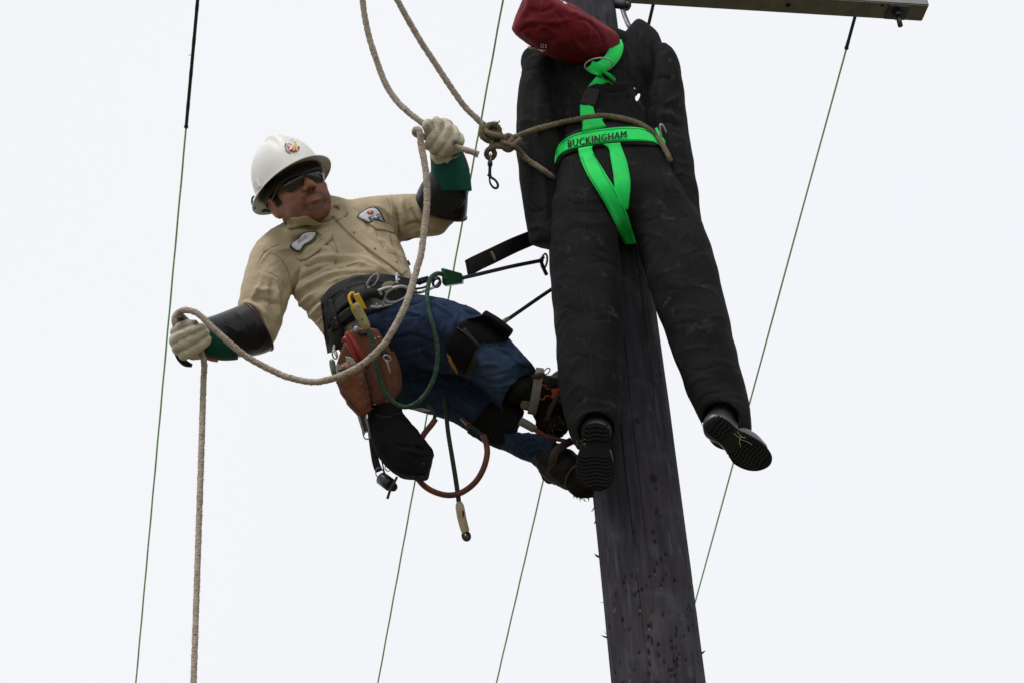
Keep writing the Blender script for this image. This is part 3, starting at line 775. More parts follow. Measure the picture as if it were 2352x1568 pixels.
N = vnormals(V, F); V = V + N * (wob(V, 60, 3) * 1.1 + (crinkle(V, 130, 8, (.6, 1.4, 1)) * 2.2 - crinkle(V, 90, 9, (.7, 1.3, 1)) * 1.4) * near(N))[:, None]
jV, jF = V, F
jacket = mk('jacket', V, F, M['suit'], dummy)
# ---- trousers
f = Field((1235, 285, -420), (1750, 1030, 320), 3.4)
f.loft(Zs([(1394, 330, 2, 104, 72), (1402, 365, 0, 126, 84), (1410, 410, 0, 138, 90), (1416, 455, 0, 146, 92)]), k=6)
f.loft(Zs([(1352, 400, 0, 70, 80), (1340, 480, -4, 78, 84), (1341, 578, -8, 80, 82), (1347, 658, -10, 81, 80), (1353, 732, -12, 80, 78), (1355, 823, -12, 76, 74), (1359, 915, -10, 70, 68), (1364, 975, -8, 60, 58), (1368, 1004, -4, 50, 48)]), k=14)
f.loft(Zs([(1478, 400, 0, 68, 80), (1520, 490, -4, 76, 84), (1556, 590, -8, 81, 82), (1584, 691, -10, 79, 80), (1612, 783, -12, 74, 75), (1641, 880, -10, 67, 68), (1664, 950, -8, 59, 58), (1674, 982, -4, 52, 50)]), k=14)
f.plane((1368, 1000, 0), (.03, 1, .35), lo=(1235, 940, -420), hi=(1480, 1030, 320))
f.plane((1670, 972, 0), (.32, .95, .3), lo=(1560, 900, -420), hi=(1750, 1030, 320))
f.loft([(1370, 988, zd(985, -110), 41, 41), (1370, 986, zd(985, 20), 40, 40)], k=5, op='s', nrm=(0, 1, 0)); f.loft([(1654, 966, zd(970, -110), 43, 43), (1656, 964, zd(970, 20), 42, 42)], k=5, op='s', nrm=(0, 1, 0))
V, F = f.mesh(2)
T = [([(1313, 372), (1312, 430), (1322, 520), (1330, 640), (1352, 760), (1362, 900), (1365, 950)], 2.2, -1.6), ([(1350, 372), (1342, 470), (1345, 560), (1352, 660), (1376, 790), (1392, 930)], 2.2, -1.2),
     ([(1474, 340), (1497, 402), (1512, 430), (1530, 500), (1560, 640), (1600, 780), (1640, 900)], 2.2, -1.6), ([(1515, 372), (1545, 450), (1580, 560), (1625, 730), (1680, 920)], 2.2, -1.0),
     ([(1290, 430), (1330, 440), (1380, 470)], 8, 3), ([(1270, 470), (1300, 462), (1340, 478)], 8, -3), ([(1310, 500), (1350, 515), (1400, 510)], 9, 5), ([(1322, 485), (1360, 490), (1400, 486)], 7, -3.5), ([(1290, 535), (1330, 525), (1385, 545)], 9, -4), ([(1335, 540), (1365, 580), (1410, 600)], 9, 4),
     ([(1262, 560), (1295, 552), (1330, 570)], 8, 3.5), ([(1345, 610), (1385, 600), (1420, 615)], 9, -3.5), ([(1265, 640), (1300, 628), (1345, 640)], 10, 4), ([(1270, 668), (1310, 662), (1350, 680)], 8, -3.5),
     ([(1350, 690), (1385, 720), (1425, 728)], 9, 4.5), ([(1275, 720), (1300, 708), (1340, 725)], 9, -4), ([(1350, 738), (1390, 735), (1428, 745)], 8, -3.5), ([(1280, 775), (1300, 740), (1330, 725)], 8, 4), ([(1370, 780), (1400, 815), (1425, 840)], 9, 4), ([(1285, 830), (1325, 815), (1370, 830)], 10, -3.5),
     ([(1295, 880), (1308, 850), (1330, 820)], 8, 4.5), ([(1300, 920), (1318, 890), (1342, 872)], 7, 4), ([(1375, 880), (1400, 905), (1425, 910)], 8, 4), ([(1305, 955), (1325, 925), (1350, 915)], 6, -4), ([(1360, 925), (1390, 935), (1418, 925)], 7, -4), ([(1318, 968), (1345, 948), (1375, 944), (1402, 955)], 5, 4), ([(1412, 900), (1420, 940), (1415, 985)], 5, 4), ([(1424, 860), (1428, 900), (1424, 930)], 4, -3),
     ([(1425, 560), (1426, 660), (1430, 760), (1432, 860)], 5, 3.5),
     ([(1440, 470), (1480, 480), (1510, 460)], 9, 4), ([(1445, 500), (1485, 510), (1530, 490)], 8, -4), ([(1455, 540), (1490, 535), (1530, 550)], 9, 4.5), ([(1530, 430), (1560, 440), (1590, 480)], 7, 3), ([(1470, 590), (1490, 560), (1515, 545)], 8, -4), ([(1560, 500), (1590, 500), (1608, 530)], 7, -3), ([(1500, 640), (1540, 620), (1580, 625)], 9, 3.5), ([(1590, 600), (1615, 585), (1640, 600)], 8, 4), ([(1505, 680), (1545, 665), (1600, 680)], 9, -3.5), ([(1600, 660), (1630, 650), (1655, 668)], 8, -3.5),
     ([(1530, 730), (1570, 708), (1620, 715)], 9, 4.5), ([(1535, 752), (1580, 742), (1635, 748)], 8, -4), ([(1620, 740), (1645, 728), (1672, 740)], 8, 4), ([(1555, 810), (1600, 795), (1650, 805)], 9, 3.5), ([(1570, 840), (1600, 850), (1660, 838)], 8, -3.5), ([(1625, 835), (1655, 828), (1695, 845)], 8, 4), ([(1580, 890), (1600, 870), (1640, 862)], 8, 4), ([(1600, 930), (1625, 905), (1660, 900)], 7, -4), ([(1640, 925), (1675, 918), (1710, 935)], 7, 4), ([(1612, 955), (1640, 928), (1680, 928), (1708, 955)], 5, 4),
     ([(1420, 440), (1428, 500), (1440, 560)], 8, -9), ([(1280, 400), (1275, 440), (1265, 500)], 9, 4)]
V = folds(V, F, [(p, w * .8, a * (.62 if len(p) < 4 else 1)) for p, w, a in T])
N = vnormals(V, F); V = V + N * (wob(V, 90, 13) * 1.5 + (crinkle(V, 120, 18, (.8, 1.4, 1)) * 2.2 - crinkle(V, 85, 19, (.8, 1.4, 1)) * 1.5) * near(N))[:, None]
tV, tF = V, F
trousers = mk('trousers', V, F, M['suit'], dummy)
dskin = Skin((jV, jF), (tV, tF)); tskin = Skin((tV, tF))
seams = MB()
for P in ([(1313, 372), (1312, 430), (1322, 520), (1330, 640), (1352, 760), (1362, 900), (1365, 940)], [(1474, 345), (1497, 402), (1512, 430), (1530, 500), (1560, 640), (1600, 780), (1640, 900)],
          [(1350, 372), (1342, 470), (1345, 560), (1352, 660), (1376, 790), (1390, 920)], [(1515, 372), (1545, 450), (1580, 560), (1625, 730), (1680, 920)]):
    seams.add(stroke_strap(tskin, P, .8, off=.2, t=.5, nw=3))
mk('seam', *seams.get(), M['suit_seam'], trousers)
# ---- hood
f = Field((1160, -70, 40), (1450, 190, 420), 3)
f.loft([(1400, 118, 265, 14, 22), (1392, 112, 255, 30, 36), (1366, 96, 232, 56, 62), (1328, 76, 208, 71, 78), (1285, 52, 190, 80, 86), (1246, 32, 180, 78, 78), (1222, 24, 176, 58, 60)], k=6, p=1.9)
f.ell((1206, 62, 180), (22, 24, 56), k=16)
f.plane((1187, 40, 180), (-.90, -.42, -.1), k=4); f.plane((1206, 100, 180), (-.60, .78, -.25), k=6); f.plane((1340, 30, 210), (.52, -.85, -.1), k=8)
V, F = f.mesh(2)
V = folds(V, F, [(p_, w_ * .9, a_ * 1.7) for p_, w_, a_ in [([(1185, 60), (1220, 48), (1270, 52), (1330, 40)], 9, 4.5), ([(1190, 78), (1215, 62), (1240, 66)], 7, -5), ([(1236, 78), (1248, 62), (1285, 82)], 8, 5), ([(1250, 98), (1276, 92), (1290, 112)], 8, -4), ([(1300, 30), (1335, 34), (1370, 60)], 6, 4), ([(1316, 46), (1345, 46), (1374, 72)], 5, -4.5),
                 ([(1345, 50), (1352, 72), (1346, 92)], 6, 4.5), ([(1365, 62), (1380, 84), (1384, 108)], 6, -4), ([(1300, 120), (1330, 132), (1360, 128)], 8, -3.5), ([(1225, 100), (1262, 122), (1300, 140)], 7, 3.5), ([(1205, 20), (1240, 28), (1280, 14)], 9, -4), ([(1318, 84), (1326, 104), (1345, 118)], 8, 3.5), ([(1270, 20), (1300, 60), (1300, 92)], 9, -3)]])
N = vnormals(V, F); V = V + N * (wob(V, 50, 23) * 1.1 + crinkle(V, 50, 28) * 2.2 - crinkle(V, 40, 29) * 2.0)[:, None]
hV, hF = V, F
hood = mk('hood', V, F, M['hood'], dummy)
hskin = Skin((hV, hF))
mk('printed_tag', *patch(hskin, [(1210, 106), (1222, 108), (1252, 116), (1255, 118), (1247, 121), (1230, 116), (1216, 112)], off=.4, t=.5), M['decal_white'], hood)
for x, y in ((1244, 103), (1249, 104), (1254, 105), (1243, 108), (1248, 109), (1254, 110)): mk('printed_mark', *patch(hskin, [(x - 1.5, y - 1.5), (x + 1.5, y - 1), (x + 1.2, y + 1.6), (x - 1.4, y + 1.2)], off=.4, t=.4, rings=1), M['decal_white'], hood)
mk('printed_mark', *patch(hskin, [(1286, 0), (1296, 3), (1304, 8), (1303, 11), (1294, 8)], off=.4, t=.5), M['decal_white'], hood)
# ---- rubber boots, soles turned to the viewer
def sole_boot(outline, heel, toe, z0, slope, cuff, name_i):
    P = np.array(outline, float); P = catmull(P, n=4, closed=True)
    hd = norm(np.subtract(toe, heel)); nn = arr(-hd[1], hd[0])
    zf = lambda x, y: z0 + slope * ((np.array((x, y)) - heel) @ hd)
    A = np.array([(x, y, zf(x, y)) for x, y in P]); c2 = P.mean(0)
    root_v = []
    # upper: grows backwards from the sole edge, hugging it, then tapers into the ankle
    f = Field((min(P[:, 0].min(), cuff[0] - 60) - 15, min(P[:, 1].min(), cuff[1] - 60) - 15, z0 - 60), (max(P[:, 0].max(), cuff[0] + 60) + 15, P[:, 1].max() + 15, z0 + 260), 2.6)
    L = np.linalg.norm(np.subtract(toe, heel)); h = np.array(heel, float)
    q = lambda s, o, w, b: (*(h + hd * L * s + nn * o), zf(*(h + hd * L * s)) + 36, w, b)
    f.loft([q(.095, 0, 35, 20), q(.2, 0, 35, 22), q(.35, 0, 33, 24), q(.6, 1, 41, 26), (*(h + hd * L * .8), zf(*(h + hd * L * .8)) + 28, 36, 20)], k=6)
    a = h + hd * L * .14
    f.loft([(a[0], a[1], zf(*a) + 44, 38, 36), (a[0] * .4 + cuff[0] * .6, a[1] * .4 + cuff[1] * .6, zf(*a) + 80, 38, 38), (cuff[0], cuff[1], zf(*a) + 150, 38, 40)], k=8)
    f.plane((*h, z0 + 10), (-hd[0] * slope * -1, -hd[1] * slope * -1, -1.0), k=2)
    V, F = f.mesh(2)
    boot = mk('rubber_boot', V, F, M['wellie'], dummy)
    # sole: a thick tread plate with lugs
    th = 13
    cen = np.array([*c2, zf(*c2)])
    inner = cen + (A - cen) * .93
    m = len(A); V = np.vstack([A + (0, 0, th + 6), A + (0, 0, 3), inner, cen[None]])
    F = []
    for k in range(2): F += [[k * m + i, k * m + (i + 1) % m, (k + 1) * m + (i + 1) % m, (k + 1) * m + i] for i in range(m)]
    F += [[2 * m + i, 2 * m + (i + 1) % m, 3 * m] for i in range(m)]
    mk('sole', V, F, M['tread'], boot, smooth=False)
    def span(s):
        o = (A[:, :2] - h) @ hd; w = (A[:, :2] - h) @ nn
        k = np.abs(o - L * s) < 7
        return (w[k].min(), w[k].max()) if k.any() else (0, 0)
    for s in list(np.arange(.07, .30, .062)) + list(np.arange(.50, .96, .052)):
        w0, w1 = span(s); w0, w1 = w0 * .93, w1 * .93
        e = .018 * L
        row = []; lug = MB()
        for u in np.linspace(0, 1, 9):
            w = w0 + (w1 - w0) * u
            o = L * s + 3.0 * math.sin(u * math.pi * 3) - 5 * (abs(u - .5) * 2) ** 2
            row.append((w, o))
        for (wa, oa), (wb, ob) in zip(row[:-1], row[1:]):
            q = [h + hd * (oa - e) + nn * wa, h + hd * (ob - e) + nn * wb, h + hd * (ob + e) + nn * wb, h + hd * (oa + e) + nn * wa]
            P8 = [(*p, zf(*p) - 3.2) for p in q] + [(*p, zf(*p) + 2) for p in q]
            lug.add((np.array(P8), [[3, 2, 1, 0], [0, 1, 5, 4], [1, 2, 6, 5], [2, 3, 7, 6], [3, 0, 4, 7]]))
        mk('tread_lug', *lug.get(), M['tread'], boot, smooth=False)
    return boot, zf
bl, zl = sole_boot([(1368, 970), (1388, 975), (1401, 990), (1402, 1012), (1401, 1034), (1408, 1058), (1413, 1085), (1407, 1108), (1392, 1122), (1371, 1127), (1347, 1119), (1329, 1102), (1322, 1080), (1323, 1058), (1331, 1030), (1337, 1008), (1338, 990), (1350, 974)],
                   (1369, 968), (1370, 1127), zd(975, -58), -.30, (1369, 968), 0)
br, zr = sole_boot([(1616, 974), (1640, 956), (1668, 962), (1697, 986), (1728, 1001), (1756, 1020), (1773, 1046), (1768, 1068), (1744, 1080), (1716, 1079), (1688, 1066), (1676, 1050), (1668, 1030), (1652, 1014), (1630, 998), (1619, 986)],
                   (1634, 964), (1762, 1066), zd(975, -52), -.32, (1666, 944), 1)
# blades of grass caught in the tread
b = MB()
for P in ([(1693, 990), (1703, 1002), (1712, 1006)], [(1700, 1002), (1699, 1012), (1701, 1026)], [(1698, 1008), (1712, 1012), (1724, 1018), (1727, 1022)], [(1686, 994), (1697, 1003), (1713, 1003)], [(1703, 1000), (1697, 1020)]):
    b.add(tube([(x, y, zr(x, y) - 5) for x, y in P], .75, 5, 2))
mk('grass_blade', *b.get(), M['grass_bit'], br)
b = MB(); gg = np.random.default_rng(5)
for _ in range(7):
    x, y = gg.uniform(1326, 1352), gg.uniform(1005, 1022); a = gg.uniform(0, 6.28); L = gg.uniform(4, 9)
    b.add(tube([(x, y, zl(x, y) - 5), (x + L * math.cos(a) * .6, y + L * math.sin(a) * .5, zl(x, y) - 7), (x + L * math.cos(a), y + L * math.sin(a), zl(x, y) - 5)], .4, 4, 2))
mk('straw_bits', *b.get(), M['straw'], bl)

# ---- safety harness (bright green webbing) worn by the dummy
hs = Skin((jV, jF), (tV, tF))
hz = lambda x, y: hs.z(x, y, zd(y, -75))
b = MB()      # black back pad under the waist belt
b.add(strap(hs, [(1276, 345), (1300, 312), (1340, 293), (1395, 283), (1440, 281), (1480, 288), (1506, 303)], [(1279, 386), (1292, 362), (1330, 346), (1380, 337), (1428, 333), (1478, 334), (1508, 337)], off=1, t=4, nw=7))
pad = mk('waist_pad', *b.get(), M['black_web'], dummy)
harness = mk('safety_harness', *strap(hs, [(1275, 357), (1283.5, 333), (1306, 315), (1336, 304), (1391, 295.5), (1438, 292), (1476, 295), (1501, 307), (1512, 318)],
                       [(1273.5, 377), (1288, 355), (1316, 342), (1350, 334.5), (1400, 327.5), (1436, 325), (1476, 325), (1503, 328), (1516, 336)], off=6, t=3, nw=7), M['neon'], dummy, label='fluorescent green webbing harness')
b = MB()
for q in (3.2, 28.0):
    up = [(1276, 357), (1284.5, 333), (1306, 315), (1336, 304), (1391, 295.5), (1438, 292), (1476, 295), (1501, 307)]; lo = [(1274.5, 375), (1288, 355), (1316, 342), (1350, 334.5), (1400, 327.5), (1436, 325), (1476, 325), (1503, 328)]
    t_ = q / 31.2
    b.add(stroke_strap(hs, [(u[0] * (1 - t_) + v[0] * t_, u[1] * (1 - t_) + v[1] * t_) for u, v in zip(up, lo)], .7, off=9.2, t=.5, nw=3))
mk('stitching', *b.get(), M['neon_seam'], harness)
lf = Fit(hs, [(1300, 300), (1440, 342)], .02)
for k_ in range(3): o_ = (k_ - 1) * .75; mk('lettering', *lay_text(lf, 'BUCKINGHAM', (1304 + o_, 323), (1438.5 + o_, 301), (1304.5 + o_, 339.5), (1438.5 + o_, 316.5), off=10.5 + .15 * k_, bow=1.2), M['ink'], harness, smooth=False)
mk('leg_strap', *strap(hs, [(1328, 341), (1332, 362), (1349, 402), (1389, 468), (1418, 526), (1433, 562)], [(1361, 335), (1362, 350), (1393, 402), (1415, 438), (1440, 490), (1462, 560)], off=5, t=3, smz=5), M['neon'], harness)
mk('leg_strap', *strap(hs, [(1385, 331), (1399, 343), (1402, 362), (1409, 402), (1413, 440), (1424, 480)], [(1424, 328), (1432, 350), (1440, 372), (1446, 402), (1448, 428), (1443, 482)], off=3, t=2.5, smz=5), M['neon'], harness)
b = MB()
for P in ([(1336, 360), (1354, 402), (1393, 468), (1422, 526), (1436, 558)], [(1363, 352), (1388, 402), (1411, 440), (1436, 492), (1457, 556)]): b.add(stroke_strap(hs, P, .6, off=8.2, t=.5, nw=3, smz=5))
mk('stitching', *b.get(), M['neon_seam'], harness)
mk('chest_strap', *strap(hs, [(1332, 236), (1333, 266), (1337, 286)], [(1363, 246), (1367, 263), (1378, 282)], off=5, t=3), M['neon'], harness)
mk('back_plate', *strap(hs, [(1340, 276), (1336, 305)], [(1380, 272), (1393, 292)], off=10, t=3, smz=3), M['neon'], harness)
mk('strap_sleeve', *strap(hs, [(1349, 200), (1340, 215), (1331, 240)], [(1376, 206), (1374, 220), (1366, 247)], off=8, t=4, smz=3), M['black_web'], harness)
# straps around the neck and through the dorsal ring
zn = 176.0
def freeband(L, R, zL, zR, t=2.2):
    L = catmull(np.array([(x, y, z) for (x, y), z in zip(L, zL)], float), n=6); R = catmull(np.array([(x, y, z) for (x, y), z in zip(R, zR)], float), n=6)
    V = np.stack([L - (0, 0, t), (L + R) / 2 - (0, 0, t * 1.4), R - (0, 0, t), R + (0, 0, t), L + (0, 0, t)], 1).reshape(-1, 3)
    F = grid_faces(len(L), 5).tolist() + [[4, 3, 2, 1, 0], [(len(L) - 1) * 5 + i for i in range(5)]]
    return V, F
mk('neck_strap', *freeband([(1401, 97), (1402, 106), (1394, 122), (1380, 138), (1364, 146)], [(1427, 91), (1432, 108), (1426, 131), (1409, 154), (1392, 166)], [220, 190, 170, 158, 154], [262, 215, 184, 166, 158], 2.4), M['neon'], harness)
mk('ring_strap', *freeband([(1360, 141), (1356, 150), (1348, 158), (1356, 168), (1374, 174)], [(1396, 150), (1392, 162), (1384, 170), (1382, 172), (1380, 180)], [152, 150, 152, 150, 148], [156, 152, 150, 149, 149]), M['neon'], harness)
mk('strap_tail', *freeband([(1382, 165), (1396, 176), (1413, 190)], [(1390, 163), (1405, 172), (1414, 181)], [150, 146, 148], [142, 138, 144], 3), M['neon'], harness)
mk('cross_strap', *freeband([(1370, 176), (1360, 188), (1349, 201)], [(1398, 186), (1403, 194), (1376, 208)], [152, 150, 152], [152, 152, 158]), M['neon'], harness)
mk('keeper_edge', *tube([(1376, 171, 146), (1390, 184, 142), (1412, 197, 146)], 1.6, 6, 2), M['neon_seam'], harness)
mk('dorsal_ring', *ring((1375, 150, 142), 32, 16, -.12, 2.0, zslope=(.1, .9)), M['steel'], harness)
mk('side_ring', *ring((1526, 313, hz(1512, 313) - 6), 28, 6.5, 1.28, 2.2, zslope=(.6, 0)), M['steel'], harness)
mk('side_ring_strap', *freeband([(1504, 296), (1512, 312), (1520, 334)], [(1509, 293), (1524, 312), (1529, 330)], [hz(1500, 300) - 4, hz(1505, 312) - 6, hz(1508, 330) - 4], [hz(1500, 300) + 2, hz(1505, 312), hz(1508, 330) + 2]), M['neon'], harness)
mk('clip_pin', *ball((1383, 274, hz(1383, 274) - 13), 2.4), M['steel'], harness)
# ribbon tie ends at the armpit
mk('tie_end', *tube([(1444, 212, zd(212, -40)), (1456, 214, zd(217, -30)), (1462, 219, zd(222, -20))], 2.4, 6, 2), M['black_web'], dummy)
# ================================================================== the lineman
man = thing('person', 'man in white hard hat, tan shirt and jeans leaning back from the pole, gripping ropes', 'person', W(arr(1330, 1120, -230)))
# ---- head frame: right-handed axes in site coordinates
hU = norm((-.43, -.84, .33)); _f = norm(np.array((0, 0, -1.0)) - hU * (-hU[2])); _x = np.cross(hU, _f)
PSI = math.radians(24)
hF_ = _f * math.cos(PSI) + _x * math.sin(PSI); hX = np.cross(hU, hF_)
HC_, HS = arr(685, 453, 0), .82
HR = np.column_stack([hX, hU, hF_])                          # local (right, up, forward) -> site
def hl(*p): return HC_ + HS * (HR @ np.array(p, float))
def hinv(V): return ((V - HC_) @ HR) / HS
f = Field((560, 330, -110), (860, 640, 150), 2.0)
def E(c, r, k=8, op='u'): f.ell(hl(*c), np.array(r) * HS, HR, k * HS, op)
def Cp(rows, k=8, op='u'): f.loft([(*hl(*r[:3]), r[3] * HS, (r[4] if len(r) > 4 else r[3]) * HS) for r in rows], k * HS, 3, op)
E((0, 38, -8), (76, 78, 92), 4)
E((0, -2, 28), (65, 78, 64), 16)
E((0, -38, 40), (58, 62, 52), 14)
Cp([(-60, -26, 4, 22), (-47, -57, 28, 18), (-27, -79, 56, 16), (0, -84, 66, 16)], 14); Cp([(60, -26, 4, 22), (47, -57, 28, 18), (27, -79, 56, 16), (0, -84, 66, 16)], 14)
E((0, -81, 70), (22, 15, 18), 12)
for sx in (-1, 1):
    E((sx * 40, -16, 62), (26, 22, 24), 14); E((sx * 40, -46, 52), (24, 26, 26), 14)
    E((sx * 31, 9, 100), (19, 12, 18), 8, 's')
Cp([(-36, 26, 76, 12), (0, 24, 86, 11), (36, 26, 76, 12)], 12)
Cp([(0, 22, 86, 9), (0, 2, 98, 10), (0, -16, 108, 12.5)], 9); E((0, -19, 110), (13.5, 12, 13), 6)
for sx in (-1, 1): E((sx * 14, -22, 99), (9, 9, 11), 5); E((sx * 7, -31, 106), (4.5, 4, 6), 3, 's')
E((0, -52, 80), (30, 18, 18), 10)
Cp([(-24, -54, 84, 4), (-9, -48.5, 94, 6), (0, -50, 95, 5.5), (9, -48.5, 94, 6), (24, -54, 84, 4)], 4)
Cp([(-21, -57.5, 85, 4), (0, -61.5, 94, 7.5), (21, -57.5, 85, 4)], 4)
Cp([(-27, -56, 90, 1.8), (-10, -54.6, 100, 2.0), (0, -55.4, 101, 2.0), (10, -54.6, 100, 2.0), (27, -56, 90, 1.8)], 2, 's')
Cp([(-14, -68.5, 92, 2.6), (0, -70, 95, 3), (14, -68.5, 92, 2.6)], 6, 's')
for sx in (-1, 1):
    Cp([(sx * 20, -30, 98, 2.2), (sx * 31, -46, 88, 2.4)], 5, 's')
    E((sx * 79, -3, -8), (9, 34, 21), 3); E((sx * 87, 2, -4), (7, 20, 11), 4, 's'); E((sx * 77, -33, -2), (8, 11, 10), 4)
Cp([(0, -40, -22, 60, 58), (0, -90, -34, 56, 54), (0, -125, -46, 46, 44), (0, -165, -70, 44, 40)], 16)
E((0, -80, 34), (44, 16, 32), 14)
V, F = f.mesh(1)
Lc = hinv(V)
tint = np.zeros((len(V), 4), np.float32)
def dye(mask, c, a):
    m = np.clip(mask, 0, 1) * a
    tint[:, :3] = np.where(tint[:, 3:4] + m[:, None] > 0, (tint[:, :3] * tint[:, 3:4] * (1 - m[:, None]) + np.array(c) * m[:, None]) / np.maximum(tint[:, 3:4] * (1 - m[:, None]) + m[:, None], 1e-6), 0)
    tint[:, 3] = tint[:, 3] * (1 - m) + m
sg = lambda x, a, b: np.clip((x - a) / (b - a), 0, 1)
x, y, z = Lc.T; ax = np.abs(x)
nz_ = wob(Lc, 9, 2) * .5
stub = sg(z, 18, 50) * sg(-y, 34, 50) * (1 - sg(-y, 92, 104))
dye(stub, (.10, .055, .040), .42)
mous = (1 - sg(np.abs(y + 40 + .006 * x * x), 5, 9)) * sg(z, 76, 84) * (1 - sg(ax, 30, 37))
gote = sg(z, 60, 72) * np.clip((1 - sg(np.abs(np.hypot(x / 33, (y + 59) / 24) - 1), .16, .34)), 0, 1) * sg(-y, 42, 50)
chin = sg(z, 60, 70) * (1 - sg(np.hypot(x / 25, (y + 78) / 11), .7, 1.15))
dye(np.maximum.reduce([mous, gote * .75, chin * .9]) * (.8 + .25 * nz_), (.022, .013, .010), .70)
dye((1 - sg(np.hypot(x / 16, (y + 16) / 18), .5, 1.1)) * sg(z, 86, 96), (.31, .115, .075), .5)
dye(np.clip(wob(Lc, 26, 5) * .5, 0, 1), (.20, .085, .055), .45)
lips = np.maximum((1 - sg(np.hypot(x / 24, (y + 61) / 5.5), .8, 1.1)), (1 - sg(np.hypot(x / 23, (y + 51) / 4), .8, 1.1))) * sg(z, 84, 88)
dye(lips, (.30, .115, .085), .75)
dye(sg(z, 90, 96) * (1 - sg(np.hypot((ax - 7) / 5, (y + 31) / 4), .7, 1.2)), (.03, .015, .01), .8)
hair = np.maximum(sg(y, 12, 20) * (1 - sg(z, 40, 55)), sg(ax, 58, 62) * sg(y, -22, -12) * sg(z, 8, 14) * (1 - sg(z, 30, 36))) * (1 - sg(ax, 76, 78))
back = (1 - sg(z, -28, -16)) * sg(y, -75, -60)
dye(np.maximum(hair, back), (.009, .007, .006), .97)
brow = (1 - sg(np.abs(y - 27 + .008 * (ax - 28) ** 2), 3.5, 6)) * sg(z, 60, 70) * sg(ax, 8, 13) * (1 - sg(ax, 48, 54))
dye(brow, (.012, .008, .007), .9)
body = mk('body', V, F, M['skin'], man, tint=tint)
bodyVF = (V, F)

# ---- hard hat
def helmet():
    top = MB(); n, m = 72, 22
    RX, RZ, RY, y0 = 98, 120, 126, 56
    V = []
    th = np.linspace(0, 2 * np.pi, n, endpoint=False)
    for i in range(m + 1):
        t = (i / m) * np.pi / 2
        for a in th:
            s, c = math.sin(a), math.cos(a)
            cc = abs(math.cos(t)) ** .82
            px, pz = RX * cc * s, RZ * cc * c - 6
            py = y0 + RY * math.sin(t) ** 1.0
            # crown ridge running front to back, and the two side ribs
            ridge = math.exp(-(px / 17) ** 6) * (math.sin(t) ** 1.2) * 13
            rib = 3.0 * math.exp(-((abs(px) - 40) / 8) ** 2) * math.sin(t) ** 2 * (1 if c < .55 else .3)
            V.append((px, py + ridge + rib, pz))
    F = grid_faces(m + 1, n)[:, ::-1].tolist()
    # brim: outward flare with a lip
    k0 = 0; base = len(V)
    prof = [(0, 0), (6, -3), (20, -9), (30, -13), (33, -15.5), (31.5, -18)]
    for d, dy in prof:
        for a in th:
            s, c = math.sin(a), math.cos(a)
            fw = 1 + .45 * max(0, c) ** 3 + .10 * max(0, -c) ** 2
            sd = 1 - .38 * abs(s) ** 3
            V.append(((RX + d * sd) * s, y0 + dy * (1 - .25 * max(0, c) ** 2) , (RZ + d * fw) * c - 6))
    for i in range(len(prof) - 1):
        for j in range(n):
            j2 = (j + 1) % n
            F.append([base + i * n + j, base + (i + 1) * n + j, base + (i + 1) * n + j2, base + i * n + j2])
    V = np.array([hl(*v) for v in V])
    return V, F, (RX, RZ, y0, prof, th, n)
hVv, hFf, (RX, RZ, y0, prof, th, n) = helmet()
hat = mk('hard_hat', hVv, hFf, M['helmet'], man)
hatskin = Skin((hVv, hFf))
# underside of the brim and inside of the shell
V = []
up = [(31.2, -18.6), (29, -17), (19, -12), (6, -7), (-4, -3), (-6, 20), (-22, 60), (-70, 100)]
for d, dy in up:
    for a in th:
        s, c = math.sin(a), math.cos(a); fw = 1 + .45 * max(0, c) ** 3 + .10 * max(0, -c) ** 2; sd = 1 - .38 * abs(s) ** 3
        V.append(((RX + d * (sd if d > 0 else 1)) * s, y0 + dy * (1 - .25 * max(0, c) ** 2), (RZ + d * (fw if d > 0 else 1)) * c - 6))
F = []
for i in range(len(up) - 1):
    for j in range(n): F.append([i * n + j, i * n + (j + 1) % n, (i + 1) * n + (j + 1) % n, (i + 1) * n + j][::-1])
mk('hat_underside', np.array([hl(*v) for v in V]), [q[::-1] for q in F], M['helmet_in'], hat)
# suspension band inside
P = [hl(86 * math.sin(a), 36, 104 * math.cos(a) - 8) for a in np.linspace(0, 2 * np.pi, 40)]
mk('headband', *box_sweep(P, 12 * HS, 1.5, wdir=hU, step=4), M['strapblack'], hat)
# accessory slots on the sides
def slot(a, yy):
    s, c = math.sin(a), math.cos(a); b = hl((RX + 1) * s, y0 + yy, (RZ + 1) * c - 6); o = HR @ np.array((s, .25, c)); t_ = HR @ np.array((c, 0, -s)); u = hU
    P8 = [b + t_ * i * 11 + u * j * 8 + o * k for k in (-4, 4.5) for i, j in ((-1, -1), (1, -1), (.8, 1), (-.8, 1))]
    return np.array(P8), [[3, 2, 1, 0], [4, 5, 6, 7], [0, 1, 5, 4], [1, 2, 6, 5], [2, 3, 7, 6], [3, 0, 4, 7]]
for a in (-math.pi * .46, math.pi * .46): mk('slot_boss', *slot(a, 13), M['helmet'], hat, smooth=False)
